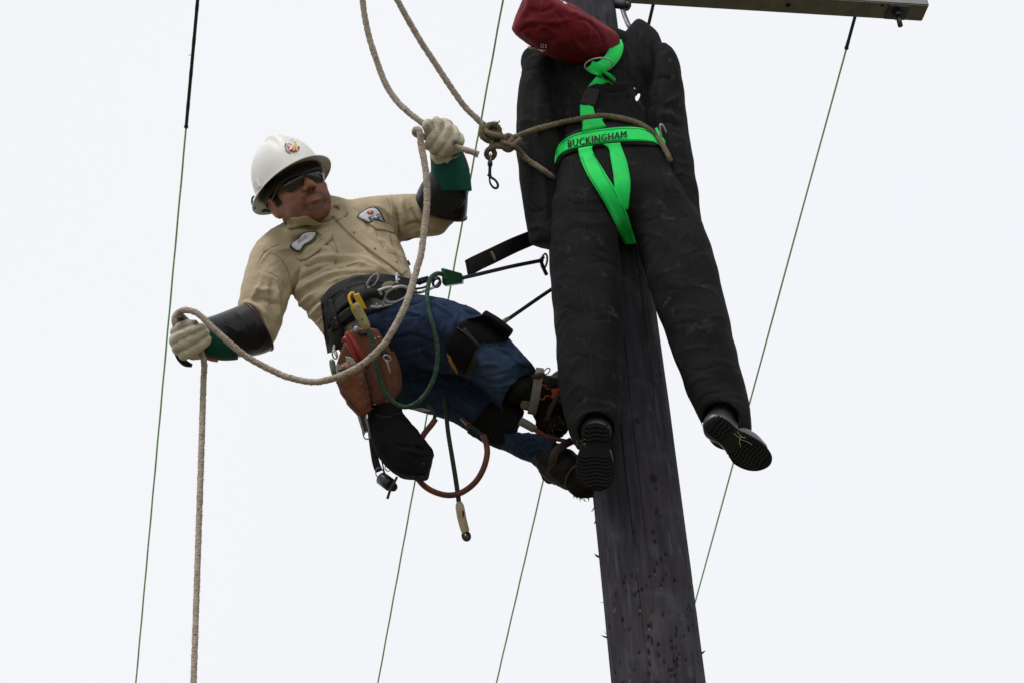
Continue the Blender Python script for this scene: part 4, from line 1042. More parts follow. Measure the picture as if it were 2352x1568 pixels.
# emblem: red disc with white leaves, yellow bolt and a ring of small print
hatskin = Fit(hatskin, [(652, 318), (696, 358)], .3)
def disc(c, rx, ry, rot=0, n_=22): return [(c[0] + rx * math.cos(a) * math.cos(rot) - ry * math.sin(a) * math.sin(rot), c[1] + rx * math.cos(a) * math.sin(rot) + ry * math.sin(a) * math.cos(rot)) for a in np.linspace(0, 2 * np.pi, n_, endpoint=False)]
em = mk('emblem', *patch(hatskin, disc((674, 337.5), 14.5, 12.2, .2), off=.15, t=.35, rings=3), M['decal_red'], hat)
b = MB()
for q in ([(661, 331), (668, 334), (673, 340), (666, 338)], [(672, 331), (674, 336), (671, 341), (667, 337)], [(662, 345), (667, 338), (674, 340), (668, 344)], [(675, 334), (682, 331), (681, 336), (676, 340)], [(687, 335), (683, 339), (676, 340), (680, 334)], [(685, 346), (680, 345), (675, 340), (681, 339)]):
    b.add(patch(hatskin, q, off=.9, t=.3, rings=1))
mk('emblem_leaves', *b.get(), M['decal_white'], hat, smooth=False)
mk('emblem_bolt', *patch(hatskin, [(675, 324), (681, 326), (679, 333), (682, 334), (679, 341), (681, 342), (675, 351), (673, 345), (675, 339), (672, 337), (675, 331)], off=1.6, t=.3, rings=2), M['decal_yellow'], hat)
b = MB()
for i, a in enumerate(np.linspace(2.0, 4.6, 17)):
    if i in (6, 11): continue
    c = (674 + 19 * math.cos(a), 337.5 + 16.5 * math.sin(a)); t_ = (-math.sin(a), math.cos(a)); o = (math.cos(a), math.sin(a)); L = .9
    b.add(patch(hatskin, [(c[0] + t_[0] * i_ * L + o[0] * j_ * 1.8, c[1] + t_[1] * i_ * L + o[1] * j_ * 1.8) for i_, j_ in ((-.5, -1), (.5, -1), (.5, 1), (-.5, 1))], off=.2, t=.25, rings=1))
mk('emblem_print', *b.get(), M['decal_blue'], hat)
# goggles strap clip at the back of the brim
mk('back_clip', *tube([hl(-60, 46, -128), hl(-30, 44, -146), hl(0, 44, -152)], 5.5, 8, 2), M['frame'], hat)
mk('back_strap_buckle', *tube([(583, 451, 40), (579, 458, 44), (580, 470, 44), (587, 480, 40)], 2.4, 7, 2), M['frame'], hat)

# ---- safety glasses
glasses = mk('safety_glasses', *tube([hl(-78, 14, 8), hl(-76, 17, 45), hl(-68, 21, 82), hl(-45, 24, 103), hl(-16, 21, 112), hl(0, 19, 114), hl(16, 21, 112), hl(45, 24, 103), hl(68, 21, 82), hl(76, 17, 45), hl(78, 14, 8)], 2.6, 8, 3), M['frame'], man)
def lens(sx):
    V = []; nu, nv = 14, 9
    for i in range(nu):
        u = i / (nu - 1); X = 7 + u * 58; 
        zf = 113 - .0052 * X * X * 1.25 - 3 * u ** 6
        topy = 19 + 2 * math.sin(u * math.pi); boty = (-1 - 13 * math.sin(min(1, u * 1.25) * math.pi * .55)) if u < .8 else (-14 + (u - .8) * 80)
        for j in range(nv):
            v = j / (nv - 1); yy = topy * (1 - v) + boty * v
            V.append(hl(sx * X, yy, zf - 7 * v * v - .5 + 3 * math.sin(v * math.pi)))
    F = grid_faces(nu, nv, closed=False)
    if sx < 0: F = F[:, ::-1]
    return np.array(V), F
for sx in (-1, 1): mk('lens', *lens(sx), M['lens'], glasses)
mk('nose_bridge', *tube([hl(-9, 4, 110), hl(0, 14, 114), hl(9, 4, 110)], 1.8, 6, 2), M['frame'], glasses)

# ---- shirt
f = Field((525, 425, -290), (1050, 790, 230), 3)
f.loft([(738, 502, 30, 52, 58), (752, 530, 30, 92, 72), (766, 562, 18, 138, 86), (790, 604, -10, 138, 94), (812, 645, -45, 132, 96), (838, 692, -95, 122, 96), (852, 722, -120, 116, 96)], k=6)
f.loft([(690, 560, 30, 62, 66), (640, 590, 18, 60, 62), (618, 640, -8, 58, 60), (604, 690, -40, 55, 58), (598, 732, -62, 51, 54), (590, 762, -80, 45, 48), (568, 772, -100, 38, 42)], k=16)
f.loft([(850, 512, 24, 58, 62), (890, 502, 26, 54, 58), (930, 499, 18, 53, 56), (975, 494, 8, 50, 52), (1008, 480, 0, 46, 46), (1022, 458, -6, 38, 42)], k=16)
f.ell((1000, 522, 0), (26, 18, 34), k=10)
f.ell((718, 528, 12), (60, 26, 50), k=10); f.ell((694, 532, -2), (46, 22, 54), k=10)
V, F = f.mesh(2)
SF = [([(663, 705), (672, 672), (680, 640), (690, 610)], 7, -9), ([(650, 730), (655, 690), (668, 650)], 7, 5), ([(680, 715), (700, 690), (730, 668)], 7, 5), ([(690, 728), (720, 700), (760, 672)], 6, -5), ([(703, 735), (735, 706), (770, 672)], 5, 4.5), ([(716, 742), (740, 720), (752, 690)], 5, -4.5), ([(726, 748), (742, 728), (752, 705)], 4, 4),
      ([(675, 672), (720, 648), (770, 628), (820, 622)], 8, 6), ([(672, 655), (715, 628), (770, 606), (830, 602)], 7, -6), ([(700, 640), (760, 612), (820, 604), (880, 622)], 6, 4), ([(700, 600), (750, 590), (800, 592), (850, 605)], 8, 4.5), ([(690, 618), (740, 602), (790, 600)], 6, -4),
      ([(830, 560), (862, 590), (892, 615)], 6, -4), ([(790, 585), (840, 595), (890, 625), (920, 635)], 6, 4), ([(775, 640), (830, 626), (890, 632)], 5, -5), ([(740, 655), (800, 634), (860, 636)], 5, 4), ([(880, 590), (905, 612), (925, 632)], 5, 4), ([(870, 600), (895, 622), (915, 636)], 4, -4),
      ([(905, 470), (912, 500), (918, 540), (920, 560)], 6, -9), ([(925, 450), (926, 480), (935, 520)], 6, 5), ([(893, 450), (900, 475), (908, 500)], 5, 4.5), ([(940, 455), (950, 490), (966, 520)], 6, -5), ([(930, 545), (960, 530), (1000, 525)], 7, 4), ([(925, 520), (955, 512), (980, 520)], 6, -4.5), ([(955, 470), (965, 500), (985, 530)], 5, 4), ([(880, 470), (892, 500), (898, 530)], 6, -3.5),
      ([(860, 545), (885, 560), (912, 590)], 6, 4), ([(850, 470), (880, 480), (900, 500)], 6, 3), ([(815, 480), (840, 505), (850, 540)], 7, -3), ([(895, 540), (912, 575), (928, 605)], 5, -3.5),
      ([(588, 625), (600, 600), (625, 570)], 4, 1.5), ([(600, 622), (640, 640), (662, 675)], 3, -2.5), ([(580, 660), (605, 668), (630, 660)], 8, 4), ([(575, 690), (610, 690), (645, 705)], 8, -5), ([(560, 690), (590, 705), (620, 735)], 7, 5), ([(625, 640), (622, 680), (628, 720)], 8, -4), ([(635, 655), (640, 700), (636, 745)], 7, 5), ([(600, 640), (590, 670), (572, 690)], 7, 4), ([(550, 695), (575, 698), (600, 722), (614, 760)], 5, 4),
      ([(660, 560), (700, 545), (730, 530)], 7, -3.5), ([(625, 575), (670, 570), (720, 556)], 8, 3.5), ([(720, 530), (760, 570), (800, 600)], 6, -3), ([(690, 585), (720, 570), (770, 572)], 7, 3), ([(690, 520), (730, 525), (760, 512)], 5, -4)]
V = folds(V, F, [(p_, w_ * 1.0, a_ * 2.3) for p_, w_, a_ in SF])
N = vnormals(V, F); V = V + N * (wob(V, 55, 33) * .8 + crinkle(V, 60, 38) * 1.5 - crinkle(V, 44, 39) * 1.2)[:, None]
shirt = mk('shirt', V, F, M['khaki'], man)
sV, sF = V, F
ss = Skin((sV, sF)); sb = Skin((sV, sF), bodyVF)
# placket, buttons, pockets, patches
mk('placket', *strap(ss, [(763, 496), (806, 541), (852, 578), (894, 608), (924, 634)], [(778, 487), (822, 529), (868, 564), (908, 594), (936, 622)], off=1.2, t=2.6, smz=3), M['khaki'], shirt)
for x, y in ((813, 534), (861, 571), (911, 602)): mk('button', *ball((x, y, ss.z(x, y, -90) - 5), (3, 2.6, 1.6), nu=10, nv=6), M['khaki_seam'], shirt)
mk('pocket_flap', *patch(ss, [(679, 592), (692, 582), (712, 566), (730, 550), (748, 536), (760, 534), (764, 538), (762, 551), (750, 561), (733, 576), (714, 590), (700, 598), (688, 598)], off=1.2, t=3.2, rings=4), M['khaki'], shirt)
mk('pocket_flap', *patch(ss, [(846, 513), (862, 507), (880, 511), (897, 520), (907, 528), (909, 537), (898, 533), (884, 529), (864, 527)], off=1.2, t=3.2, rings=4), M['khaki'], shirt)
b = MB()
for P in ([(688, 598), (712, 615), (740, 622), (764, 613), (774, 578), (764, 545)], [(862, 528), (870, 552), (886, 576), (908, 584)], [(585, 622), (606, 580), (640, 562)], [(605, 576), (640, 590), (660, 620), (668, 650)], [(700, 607), (760, 620), (825, 602)], [(888, 455), (900, 490), (910, 540)]):
    b.add(stroke_strap(ss, P, .7, off=.1, t=.5, nw=3))
mk('shirt_seam', *b.get(), M['khaki_seam'], shirt)
name_o = [(667.5, 566), (670, 560), (678, 554), (687, 548), (692, 541), (700, 535), (712, 532.5), (724, 532.5), (727, 535), (726, 540), (719, 550), (709, 557), (700, 561), (693, 568), (690, 575), (685, 577.5), (677, 574.5)]
c = np.mean(name_o, 0)
nf = Fit(ss, name_o, .04)
pe = mk('patch_border', *patch(nf, [tuple(c + (np.array(p) - c) * 1.06 + (-.6, .8)) for p in name_o], off=4, t=2, rings=3, spline=True, n=2), M['patch_edge'], shirt)
mk('name_patch', *patch(nf, [tuple(c + (np.array(p) - c) * .93) for p in name_o], off=5.2, t=1.6, rings=3, spline=True, n=2), M['patch'], shirt)
mk('name_lettering', *lay_text(nf, 'JESSE', (682, 553.5), (702, 540.5), (686, 561.5), (706, 548), off=7.6), M['decal_blue'], shirt, smooth=False)
co = [(820.5, 499), (825, 492), (834, 486), (846, 479), (858, 476.5), (866, 480), (874, 490), (883, 509), (876, 504), (862, 503), (853, 508), (846, 512), (832, 505)]
c2_ = np.mean(co, 0)
cf = Fit(ss, co, .04)
mk('patch_border', *patch(cf, [tuple(c2_ + (np.array(p) - c2_) * 1.05 + (.6, -.8)) for p in co], off=2, t=2, rings=3), M['patch_edge'], shirt)
mk('company_patch', *patch(cf, [tuple(c2_ + (np.array(p) - c2_) * .95) for p in co], off=3.2, t=1.6, rings=3), M['patch'], shirt)
mk('patch_emblem', *patch(cf, disc((850, 488), 8, 4.6, .1, 16), off=5.6, t=.5, rings=2), M['decal_red'], shirt)
mk('patch_bolt', *patch(cf, [(849, 483), (852, 483), (851, 488), (853, 489), (849, 493), (849, 489), (847, 488)], off=6.3, t=.4, rings=1), M['decal_yellow'], shirt)
b = MB()
for (x0, y0_, x1, y1) in ((847, 499, 872, 492), (852, 503, 874, 498)):
    for u in np.linspace(0, 1, 10):
        if abs(u - .55) < .05: continue
        x, y = x0 + (x1 - x0) * u, y0_ + (y1 - y0_) * u
        b.add(patch(cf, [(x - .9, y - 1.1), (x + .8, y - 1.3), (x + .8, y + 1), (x - .9, y + 1.1)], off=5.6, t=.4, rings=1))
mk('patch_print', *b.get(), M['decal_blue'], shirt)
zp = cf.z(858, 500, 0)
mk('pen_clip', *tube([(848, 498, zp - 8), (852, 503, zp - 9), (856, 507, zp - 9), (866, 512, zp - 8), (872, 518, zp - 7)], 1.3, 6, 2), M['steel'], shirt)
mk('pen_cap', *tube([(848, 500, zp - 9), (853, 508, zp - 9)], 2.6, 7, 2), M['steel_dark'], shirt)
mk('side_tab', *patch(ss, [(934, 600), (938, 597), (944, 608), (940, 611)], zfix=lambda x, y: -80), mat('red_tab', (.35, .02, .03), (.3, .02, .03), 20, .7), shirt)
# collar: two leaves standing round the neck
mk('collar', *strap(sb, [(659, 506), (668, 500), (684, 499), (703, 496), (716, 502)], [(660, 525), (680, 523), (704, 517), (726, 520), (738, 514)], off=8, t=4, smz=6), M['khaki'], shirt)
mk('collar', *strap(sb, [(768, 469), (779, 477), (777, 488), (766, 496)], [(782, 470), (797, 480), (798, 494), (772, 508)], off=5, t=4, smz=6), M['khaki'], shirt)
mk('collar_stand', *tube([(702, 500, -34), (724, 510, -44), (752, 508, -48), (768, 496, -44)], 3.2, 7, 3), M['khaki_seam'], shirt)
mk('sleeve_hem', *stroke_strap(ss, [(925, 552), (936, 553), (960, 542)], 1, off=.2, t=.6, nw=3), M['khaki_seam'], shirt)

# ---- jeans
f = Field((735, 625, -340), (1300, 1090, 60), 3.2)
f.loft([(850, 706, -105, 84, 76), (864, 742, -125, 102, 88), (880, 775, -140, 104, 92)], k=6)
f.loft([(890, 750, -175, 72, 78), (950, 755, -195, 80, 82), (1010, 768, -212, 82, 80), (1062, 785, -225, 78, 76), (1112, 812, -226, 66, 68), (1152, 848, -215, 60, 62), (1185, 884, -196, 60, 60), (1206, 906, -186, 60, 58)], k=18)
f.loft([(880, 815, -95, 88, 84), (930, 850, -92, 84, 82), (985, 872, -95, 76, 76), (1045, 900, -110, 66, 68), (1100, 936, -130, 58, 60), (1152, 968, -150, 57, 58), (1202, 999, -172, 51, 52), (1246, 1028, -188, 42, 44), (1268, 1044, -196, 36, 40)], k=14)
f.plane((1190, 903, -190), (.75, .50, -.50), lo=(1120, 780, -290), hi=(1300, 990, -110))
f.ell((1205, 915, -196), (54, 54, 52), k=4, op='s')
f.plane((1263, 1038, -195), (.86, .5, 0), lo=(1225, 985, -270), hi=(1300, 1090, 60))
V, F = f.mesh(2)
JF = [([(880, 720), (930, 715), (985, 730)], 8, 3), ([(900, 690), (940, 700), (985, 690)], 7, -3.5), ([(960, 690), (1000, 700), (1040, 725)], 7, 4), ([(1010, 690), (1030, 710), (1040, 740)], 6, -4), ([(1035, 700), (1050, 720), (1040, 750)], 5, 4.5), ([(1060, 705), (1075, 718), (1110, 722)], 5, -4), ([(990, 720), (1000, 760), (1020, 790)], 7, -4), ([(1020, 735), (1010, 780), (1020, 810)], 6, 4),
      ([(900, 780), (950, 770), (1000, 790)], 9, -4), ([(880, 810), (930, 812), (990, 800)], 9, 4), ([(970, 800), (1000, 830), (1050, 860)], 8, -5), ([(930, 850), (970, 840), (1010, 850)], 8, 4), ([(905, 870), (950, 872), (1000, 858)], 8, -4), ([(930, 905), (970, 890), (1020, 890)], 8, 4), ([(1020, 900), (1040, 920), (1045, 955)], 6, 5), ([(1010, 880), (1050, 900), (1090, 930)], 7, -4.5), ([(1045, 880), (1080, 880), (1110, 900)], 7, 4),
      ([(1085, 850), (1110, 835), (1150, 838)], 6, 4), ([(1105, 800), (1130, 795), (1165, 790)], 6, -4), ([(1120, 790), (1150, 800), (1185, 812)], 6, 4), ([(1090, 870), (1130, 862), (1175, 852)], 6, -4), ([(1110, 880), (1150, 885), (1195, 870)], 6, 4.5), ([(1125, 900), (1160, 905), (1185, 890)], 5, -3.5), ([(1160, 800), (1190, 830), (1215, 840)], 5, 3),
      ([(1180, 1000), (1200, 990), (1225, 1000)], 5, 3.5), ([(1190, 1025), (1215, 1010), (1240, 1015)], 5, -3.5), ([(1210, 1042), (1235, 1030), (1255, 1035)], 4, 3.5)]
V = folds(V, F, [(p_, w_ * .75, a_ * 2.0) for p_, w_, a_ in JF])
N = vnormals(V, F); V = V + N * (wob(V, 50, 43) * .8 + crinkle(V, 55, 48) * 2.0 - crinkle(V, 40, 49) * 1.6)[:, None]
# faded denim on thighs and shins where it has worn
tj = np.zeros((len(V), 4), np.float32); tj[:, :3] = (.078, .130, .255)
w1 = np.exp(-(seg_dist(V[:, :2], [(1110, 810), (1160, 860), (1195, 890)])[0] / 48) ** 2) * (V[:, 2] < -150) * .75
w2 = np.exp(-(seg_dist(V[:, :2], [(930, 720), (1000, 712), (1060, 715)])[0] / 34) ** 2) * (V[:, 2] < -120) * .14
tj[:, 3] = np.clip(np.maximum(w1, w2) * (.8 + .22 * wob(V, 34, 71)), 0, .85)
jeans = mk('jeans', V, F, M['denim'], man, tint=tj)
nV, nF = V, F
ns = Skin((nV, nF)); al = Skin((sV, sF), (nV, nF))
for P in ([(880, 735), (940, 732), (990, 728), (1035, 722)], [(1128, 788), (1160, 808), (1200, 845)], [(1225, 852), (1196, 870), (1170, 905), (1156, 938)], [(1085, 852), (1120, 880), (1150, 925)], [(960, 790), (975, 825), (1000, 852)], [(1225, 1058), (1200, 1035), (1178, 1018)]):
    mk('jeans_seam', *stroke_strap(ns, P, .8, off=.1, t=.5, nw=3), M['denim_seam'], jeans)

# ---- knee pads
def shell(surf, poly, t, name, parent, spl=True):
    return mk(name, *patch(surf, poly, off=1.5, t=t, rings=6, spline=spl, n=3), M['kneepad'], parent)
kp = thing_dummy = mk('knee_pad', *patch(ns, [(1047, 744), (1070, 734), (1112, 724), (1124, 727), (1140, 740), (1168, 762), (1171, 768), (1165, 783), (1145, 775), (1118, 778), (1102, 787), (1086, 812), (1074, 838), (1062, 872), (1055, 866), (1040, 830), (1026, 800), (1024, 792), (1034, 770)], off=2, t=9, rings=6), M['kneepad'], man)
mk('pad_cap', *tube([(1110, 727, -250), (1140, 745, -262), (1168, 768, -250)], 16, 12, 3), M['kneepad'], kp)
mk('pad_strap', *strap(ns, [(1068, 752), (1084, 770), (1103, 790)], [(1062, 758), (1078, 778), (1098, 800)], off=10, t=2), M['black_web'], kp)
mk('pad_strap', *strap(ns, [(1062, 872), (1074, 840), (1088, 812)], [(1080, 884), (1088, 858), (1098, 835)], off=5, t=3), M['black_web'], kp)
mk('pad_label', *patch(ns, [(1026, 811), (1034, 818), (1046, 840), (1053, 856), (1050, 859), (1040, 846), (1030, 828)], off=8, t=2), mat('worn_yellow_label', (.45, .24, .055), (.25, .12, .03), 60, .6), kp)
mk('pad_seam', *stroke_strap(ns, [(1050, 752), (1072, 768), (1098, 790)], .9, off=13, t=1, nw=3), mat('blue_piping', (.03, .06, .14), (.02, .04, .1), 30, .6), kp)
f = Field((1040, 870, -260), (1230, 1070, -60), 2.6)
f.loft([(1092, 932, -128, 62, 66), (1128, 956, -142, 60, 64), (1160, 978, -156, 55, 58), (1180, 990, -162, 46, 50)], k=4)
f.plane((1108, 944, 0), (-.80, -.60, 0)); f.plane((1176, 992, 0), (.86, .5, 0))
V, F = f.mesh(2); V += vnormals(V, F) * (wob(V, 40, 95) * 1.2 + crinkle(V, 40, 96) * 1.5)[:, None]
kp2 = mk('knee_pad', V, F, M['kneepad'], man)
# ================================================================== rubber sleeves and gloves
def sleeve(secs, cut, hollow, name, k=8):
    f = Field(*secs[0], 2.6)
    f.loft(secs[1], k=k)
    for c in cut: f.plane(*c)
    if hollow: f.ell(*hollow, k=5, op='s')
    return f.mesh(2)
# right arm (picture left): flared black rubber sleeve over a green liner
V, F = sleeve((((440, 660, -290), (650, 850, 20)), [(606, 748, -74, 58, 58), (580, 756, -90, 61, 60), (545, 764, -110, 56, 56), (512, 768, -135, 48, 50), (480, 772, -160, 42, 44), (455, 776, -180, 36, 38)]), [((592, 750, -80), (.84, -.50, .22)), ((474, 772, -165), (-1, .12, 0))], ((604, 744, -72), (50, 40, 50)), 'r')
V = folds(V, F, [([(500, 740), (530, 752), (550, 770)], 7, 3.5), ([(560, 800), (590, 800), (612, 780)], 7, 3), ([(540, 715), (560, 740), (570, 770)], 8, -2.5), ([(575, 720), (592, 755), (596, 795)], 6, 2)])
rs = mk('rubber_sleeve', V, F, M['rubber'], man); rsS = Skin((V, F)); rsV = (V, F)
P = [(597 + 24 * math.cos(a) * 1.0 + 0, 0, 0) for a in (0,)]
def rim(c, nrm, a, b, r, up_=(0, 0, 1.0)):
    nrm = norm(nrm); e1 = norm(np.cross(nrm, up_)); e2 = np.cross(nrm, e1)
    P = [np.array(c) + e1 * a * math.cos(t) + e2 * b * math.sin(t) for t in np.linspace(0, 2 * np.pi, 40)]
    return tube(P, r, 8, cap=False, spline=False)
mk('sleeve_rim', *rim((593, 750.5, -80), (.84, -.50, .22), 61, 59, 3.4), M['rubber_red'], rs)
f = Field((430, 715, -290), (560, 840, -60), 2.4)
f.loft([(546, 786, -140, 40, 42), (516, 779, -152, 49, 50), (486, 776, -165, 48, 48), (466, 775, -178, 42, 42)], k=6)
f.plane((484, 770, -160), (.78, -.62, .1)) if False else None
f.plane((520, 775, -150), (.60, -.80, 0))
f.plane((544, 790, -150), (1, -.1, 0)); f.plane((470, 775, 0), (-1, 0, 0))
V, F = f.mesh(2); mk('sleeve_liner', V, F, M['teal'], man)
mk('liner_edge', *tube([(474, 823, -195), (486, 827, -200), (500, 829, -196)], 2.6, 7, 2), M['orange'], man)
# left arm (picture right)
V, F = sleeve((((935, 360, -150), (1095, 525, 130)), [(1006, 506, 4, 63, 60), (1010, 484, -2, 63, 60), (1017, 452, -14, 58, 56), (1028, 420, -24, 47, 48), (1034, 396, -30, 43, 44), (1034, 370, -40, 38, 40)]), [((1011, 482, 2), (-.30, .95, .28)), ((1038, 392, -30), (0, -1, 0))], ((1008, 492, 2), (54, 40, 50)), 'l')
V = folds(V, F, [([(1040, 488), (1055, 470), (1068, 455)], 6, 3.5), ([(1000, 440), (1005, 460), (1020, 480)], 7, -2.5), ([(975, 440), (990, 455), (1000, 480)], 6, 2)])
ls = mk('rubber_sleeve', V, F, M['rubber'], man); lsV = (V, F)
mk('sleeve_rim', *rim((1010, 483, 1), (-.30, .95, .28), 63.5, 59.5, 3.0), M['rubber_red'], ls)
f = Field((965, 330, -140), (1100, 450, 70), 2.4)
f.loft([(1024, 350, -45, 37, 40), (1030, 375, -38, 41, 44), (1035, 405, -32, 45, 48), (1038, 432, -28, 45, 50), (1040, 445, -25, 45, 50)], k=6)
f.ell((1040, 470, -30), (80, 36, 90), k=0, op='s')
V, F = f.mesh(2); mk('sleeve_liner', V, F, M['teal'], man)
mk('liner_edge', *tube([(1063, 352, -48), (1071, 372, -42), (1077, 392, -38)], 2.4, 7, 2), M['orange'], man)

def glove(lo, hi, palm, fingers, name, creases=(), cut=(), k=1.6):
    f = Field(lo, hi, 1.5)
    for p in palm: f.loft(p, k=5)
    for q in fingers: f.loft(q, k=k, sub=4)
    for c in cut: f.loft(c, k=2, op='s')
    V, F = f.mesh(1)
    V = folds(V, F, creases)
    N = vnormals(V, F); V = V + N * (wob(V, 22, 51) * .4 + crinkle(V, 22, 52) * .8)[:, None]
    t = np.zeros((len(V), 4), np.float32); t[:, :3] = (.16, .125, .085)
    return V, F, t
# left glove (picture right): fist round the rope, thumb up at the left
fing = [[(1002, 279, -82, 11), (1010, 290, -98, 12.5), (998, 313, -106, 13), (985, 334, -98, 12)],
        [(1024, 285, -80, 11), (1028, 300, -100, 13), (1013, 326, -108, 13.5), (997, 345, -98, 12)],
        [(1042, 298, -74, 11), (1044, 313, -96, 12.5), (1030, 335, -106, 13), (1014, 352, -96, 12)],
        [(1055, 315, -64, 10), (1055, 327, -86, 11.5), (1041, 338, -100, 12), (1026, 341, -102, 11.5)]]
thumb = [(1000, 318, -70, 15), (990, 302, -92, 15), (984, 290, -104, 14.5), (984, 286, -106, 13)]
V, F, t = glove((950, 255, -150), (1090, 395, 10), [[(1010, 300, -62, 34, 26), (1024, 326, -62, 38, 30), (1020, 350, -56, 32, 32), (1022, 368, -48, 28, 32)]], fing + [thumb], 'l',
             [([(1002, 360), (1012, 356), (1022, 362)], 4, 2.5), ([(990, 350), (1012, 366), (1040, 366)], 4, -2.5), ([(1010, 352), (1009, 372)], 3, -1.6), ([(977, 288), (984, 294), (985, 302)], 3.5, -2.2), ([(1000, 300), (1008, 306)], 3, 1.5)])
d_ = seg_dist(V[:, :2], [(1046, 330), (1056, 336), (1062, 342)])[0]; t[:, 3] = np.clip(1.2 - d_ / 11, 0, 1) * .9; t[:, :3] = np.where((t[:, 3:] > 0), (.03, .022, .016), t[:, :3])  # shade in the hollow by the little finger, painted into the tint
d2 = seg_dist(V[:, :2], [(982, 290), (984, 300)])[0]; m2 = np.clip(1.1 - d2 / 6, 0, 1) * .45; t[:, :3] = np.where(m2[:, None] > t[:, 3:], (.2, .17, .14), t[:, :3]); t[:, 3] = np.maximum(t[:, 3], m2)
lg = mk('work_glove', V, F, M['glove'], man, tint=t); lgS = Skin((V, F))
mk('glove_cuff', *patch(lgS, [(992, 352), (1006, 358), (1030, 362), (1058, 355), (1044, 366), (1030, 372), (1029, 377), (1010, 369), (996, 360)], off=1, t=3, rings=3), M['glove'], lg, tint=None)
mk('glove_strap', *box_sweep([(1027, 290, -40), (1032, 284, -40), (1037, 279, -40)], [2, 4, 5], 1.5, wdir=(.5, .8, 0)), M['black_web'], lg)
# right glove (picture left)
fing = [[(405, 772, -190, 11), (404, 760, -210, 12.5), (425, 748, -226, 13), (447, 744, -222, 9.5)],
        [(402, 790, -188, 11), (402, 779, -212, 13), (430, 764, -232, 13.5), (458, 754, -226, 11), (466, 751, -218, 10)],
        [(410, 806, -186, 11), (408, 797, -210, 13), (438, 781, -232, 13), (464, 768, -226, 11.5), (471, 764, -218, 10.5)],
        [(424, 818, -186, 10), (422, 812, -208, 12), (448, 800, -228, 12.5), (470, 786, -226, 11.5), (475, 779, -220, 11)]]
thumb = [(440, 765, -182, 15), (428, 748, -184, 14), (420, 736, -196, 12.5), (415, 731, -203, 11.5), (412, 729, -206, 10)]
V, F, t = glove((370, 700, -270), (510, 850, -120), [[(412, 790, -180, 20, 26), (440, 785, -178, 42, 30), (466, 780, -176, 38, 32)]], fing + [thumb], 'r',
             [([(405, 770), (425, 762)], 3, 1.2), ([(400, 785), (420, 800), (440, 806)], 4, -2), ([(412, 800), (440, 815), (462, 812)], 4, 2), ([(432, 820), (452, 818), (466, 806)], 4, -1.8), ([(398, 778), (402, 795), (412, 808)], 3, -1.6)])
for c, r_, s_ in (((418, 734), 15, .95), ((450, 742), 7, .8)):
    d_ = np.linalg.norm(V[:, :2] - c, axis=1); m2 = np.clip(1.3 - d_ / r_, 0, 1) * s_
    t[:, :3] = np.where(m2[:, None] > t[:, 3:], (.045, .036, .028), t[:, :3]); t[:, 3] = np.maximum(t[:, 3], m2)
rg = mk('work_glove', V, F, M['glove'], man, tint=t); rgS = Skin((V, F))
mk('glove_strap', *box_sweep([(399, 800, -178), (406, 812, -182), (414, 824, -184), (426, 834, -182), (441, 839, -178)], [3.5, 5.5, 7, 7.5, 4], 1.6, wdir=[(.8, -.5, 0), (.8, -.5, 0), (.7, -.6, 0), (.4, -.8, 0), (.3, -.9, 0)]), M['black_web'], rg)

# ================================================================== boots with climbing irons
def leather_boot(lo, hi, lofts, solecut, tilt, nm):
    f = Field(lo, hi, 2.4)
    for s_ in lofts: f.loft(s_, k=10)
    V, F = f.mesh(2); N = vnormals(V, F); V = V + N * (wob(V, 22, 61) * .9 + wob(V, 9, 62) * .35)[:, None]
    return V, F
V, F = leather_boot((1160, 820, -260), (1380, 1040, 40), [[(1186, 893, -180, 36, 38), (1220, 900, -170, 38, 40), (1254, 905, -152, 45, 46), (1272, 925, -142, 44, 46)], [(1262, 940, -150, 40, 40), (1290, 900, -120, 44, 40), (1318, 870, -80, 38, 36)]], None, None, 0)
bt = mk('work_boot', V, F, M['boot'], man); btS = Skin((V, F))
f = Field((1225, 840, -230), (1400, 1020, 60), 2.4)
f.loft([(1263, 965, -166, 34, 30), (1272, 972, -164, 36, 30), (1292, 935, -135, 38, 30), (1330, 905, -90, 36, 28)], k=6)
V, F = f.mesh(1); N = vnormals(V, F); V = V + N * (wob(V, 9, 63) * 1.0)[:, None]
so = mk('boot_sole', V, F, M['boot_sole'], bt)
b = MB(); gg = np.random.default_rng(9); sk = Skin((V, F))
for _ in range(26):
    x, y = gg.uniform(1255, 1300), gg.uniform(935, 998); a = gg.uniform(-1.2, 1.2); L = gg.uniform(4, 13); z = sk.z(x, y)
    if z is None: continue
    b.add(tube([(x, y, z - 1), (x + L * .5 * math.cos(a), y + L * .5 * math.sin(a), z - 5), (x + L * math.cos(a), y + L * math.sin(a), z - 3)], .5, 4, 3))
mk('straw_bits', *b.get(), M['straw'], so, kind='stuff')
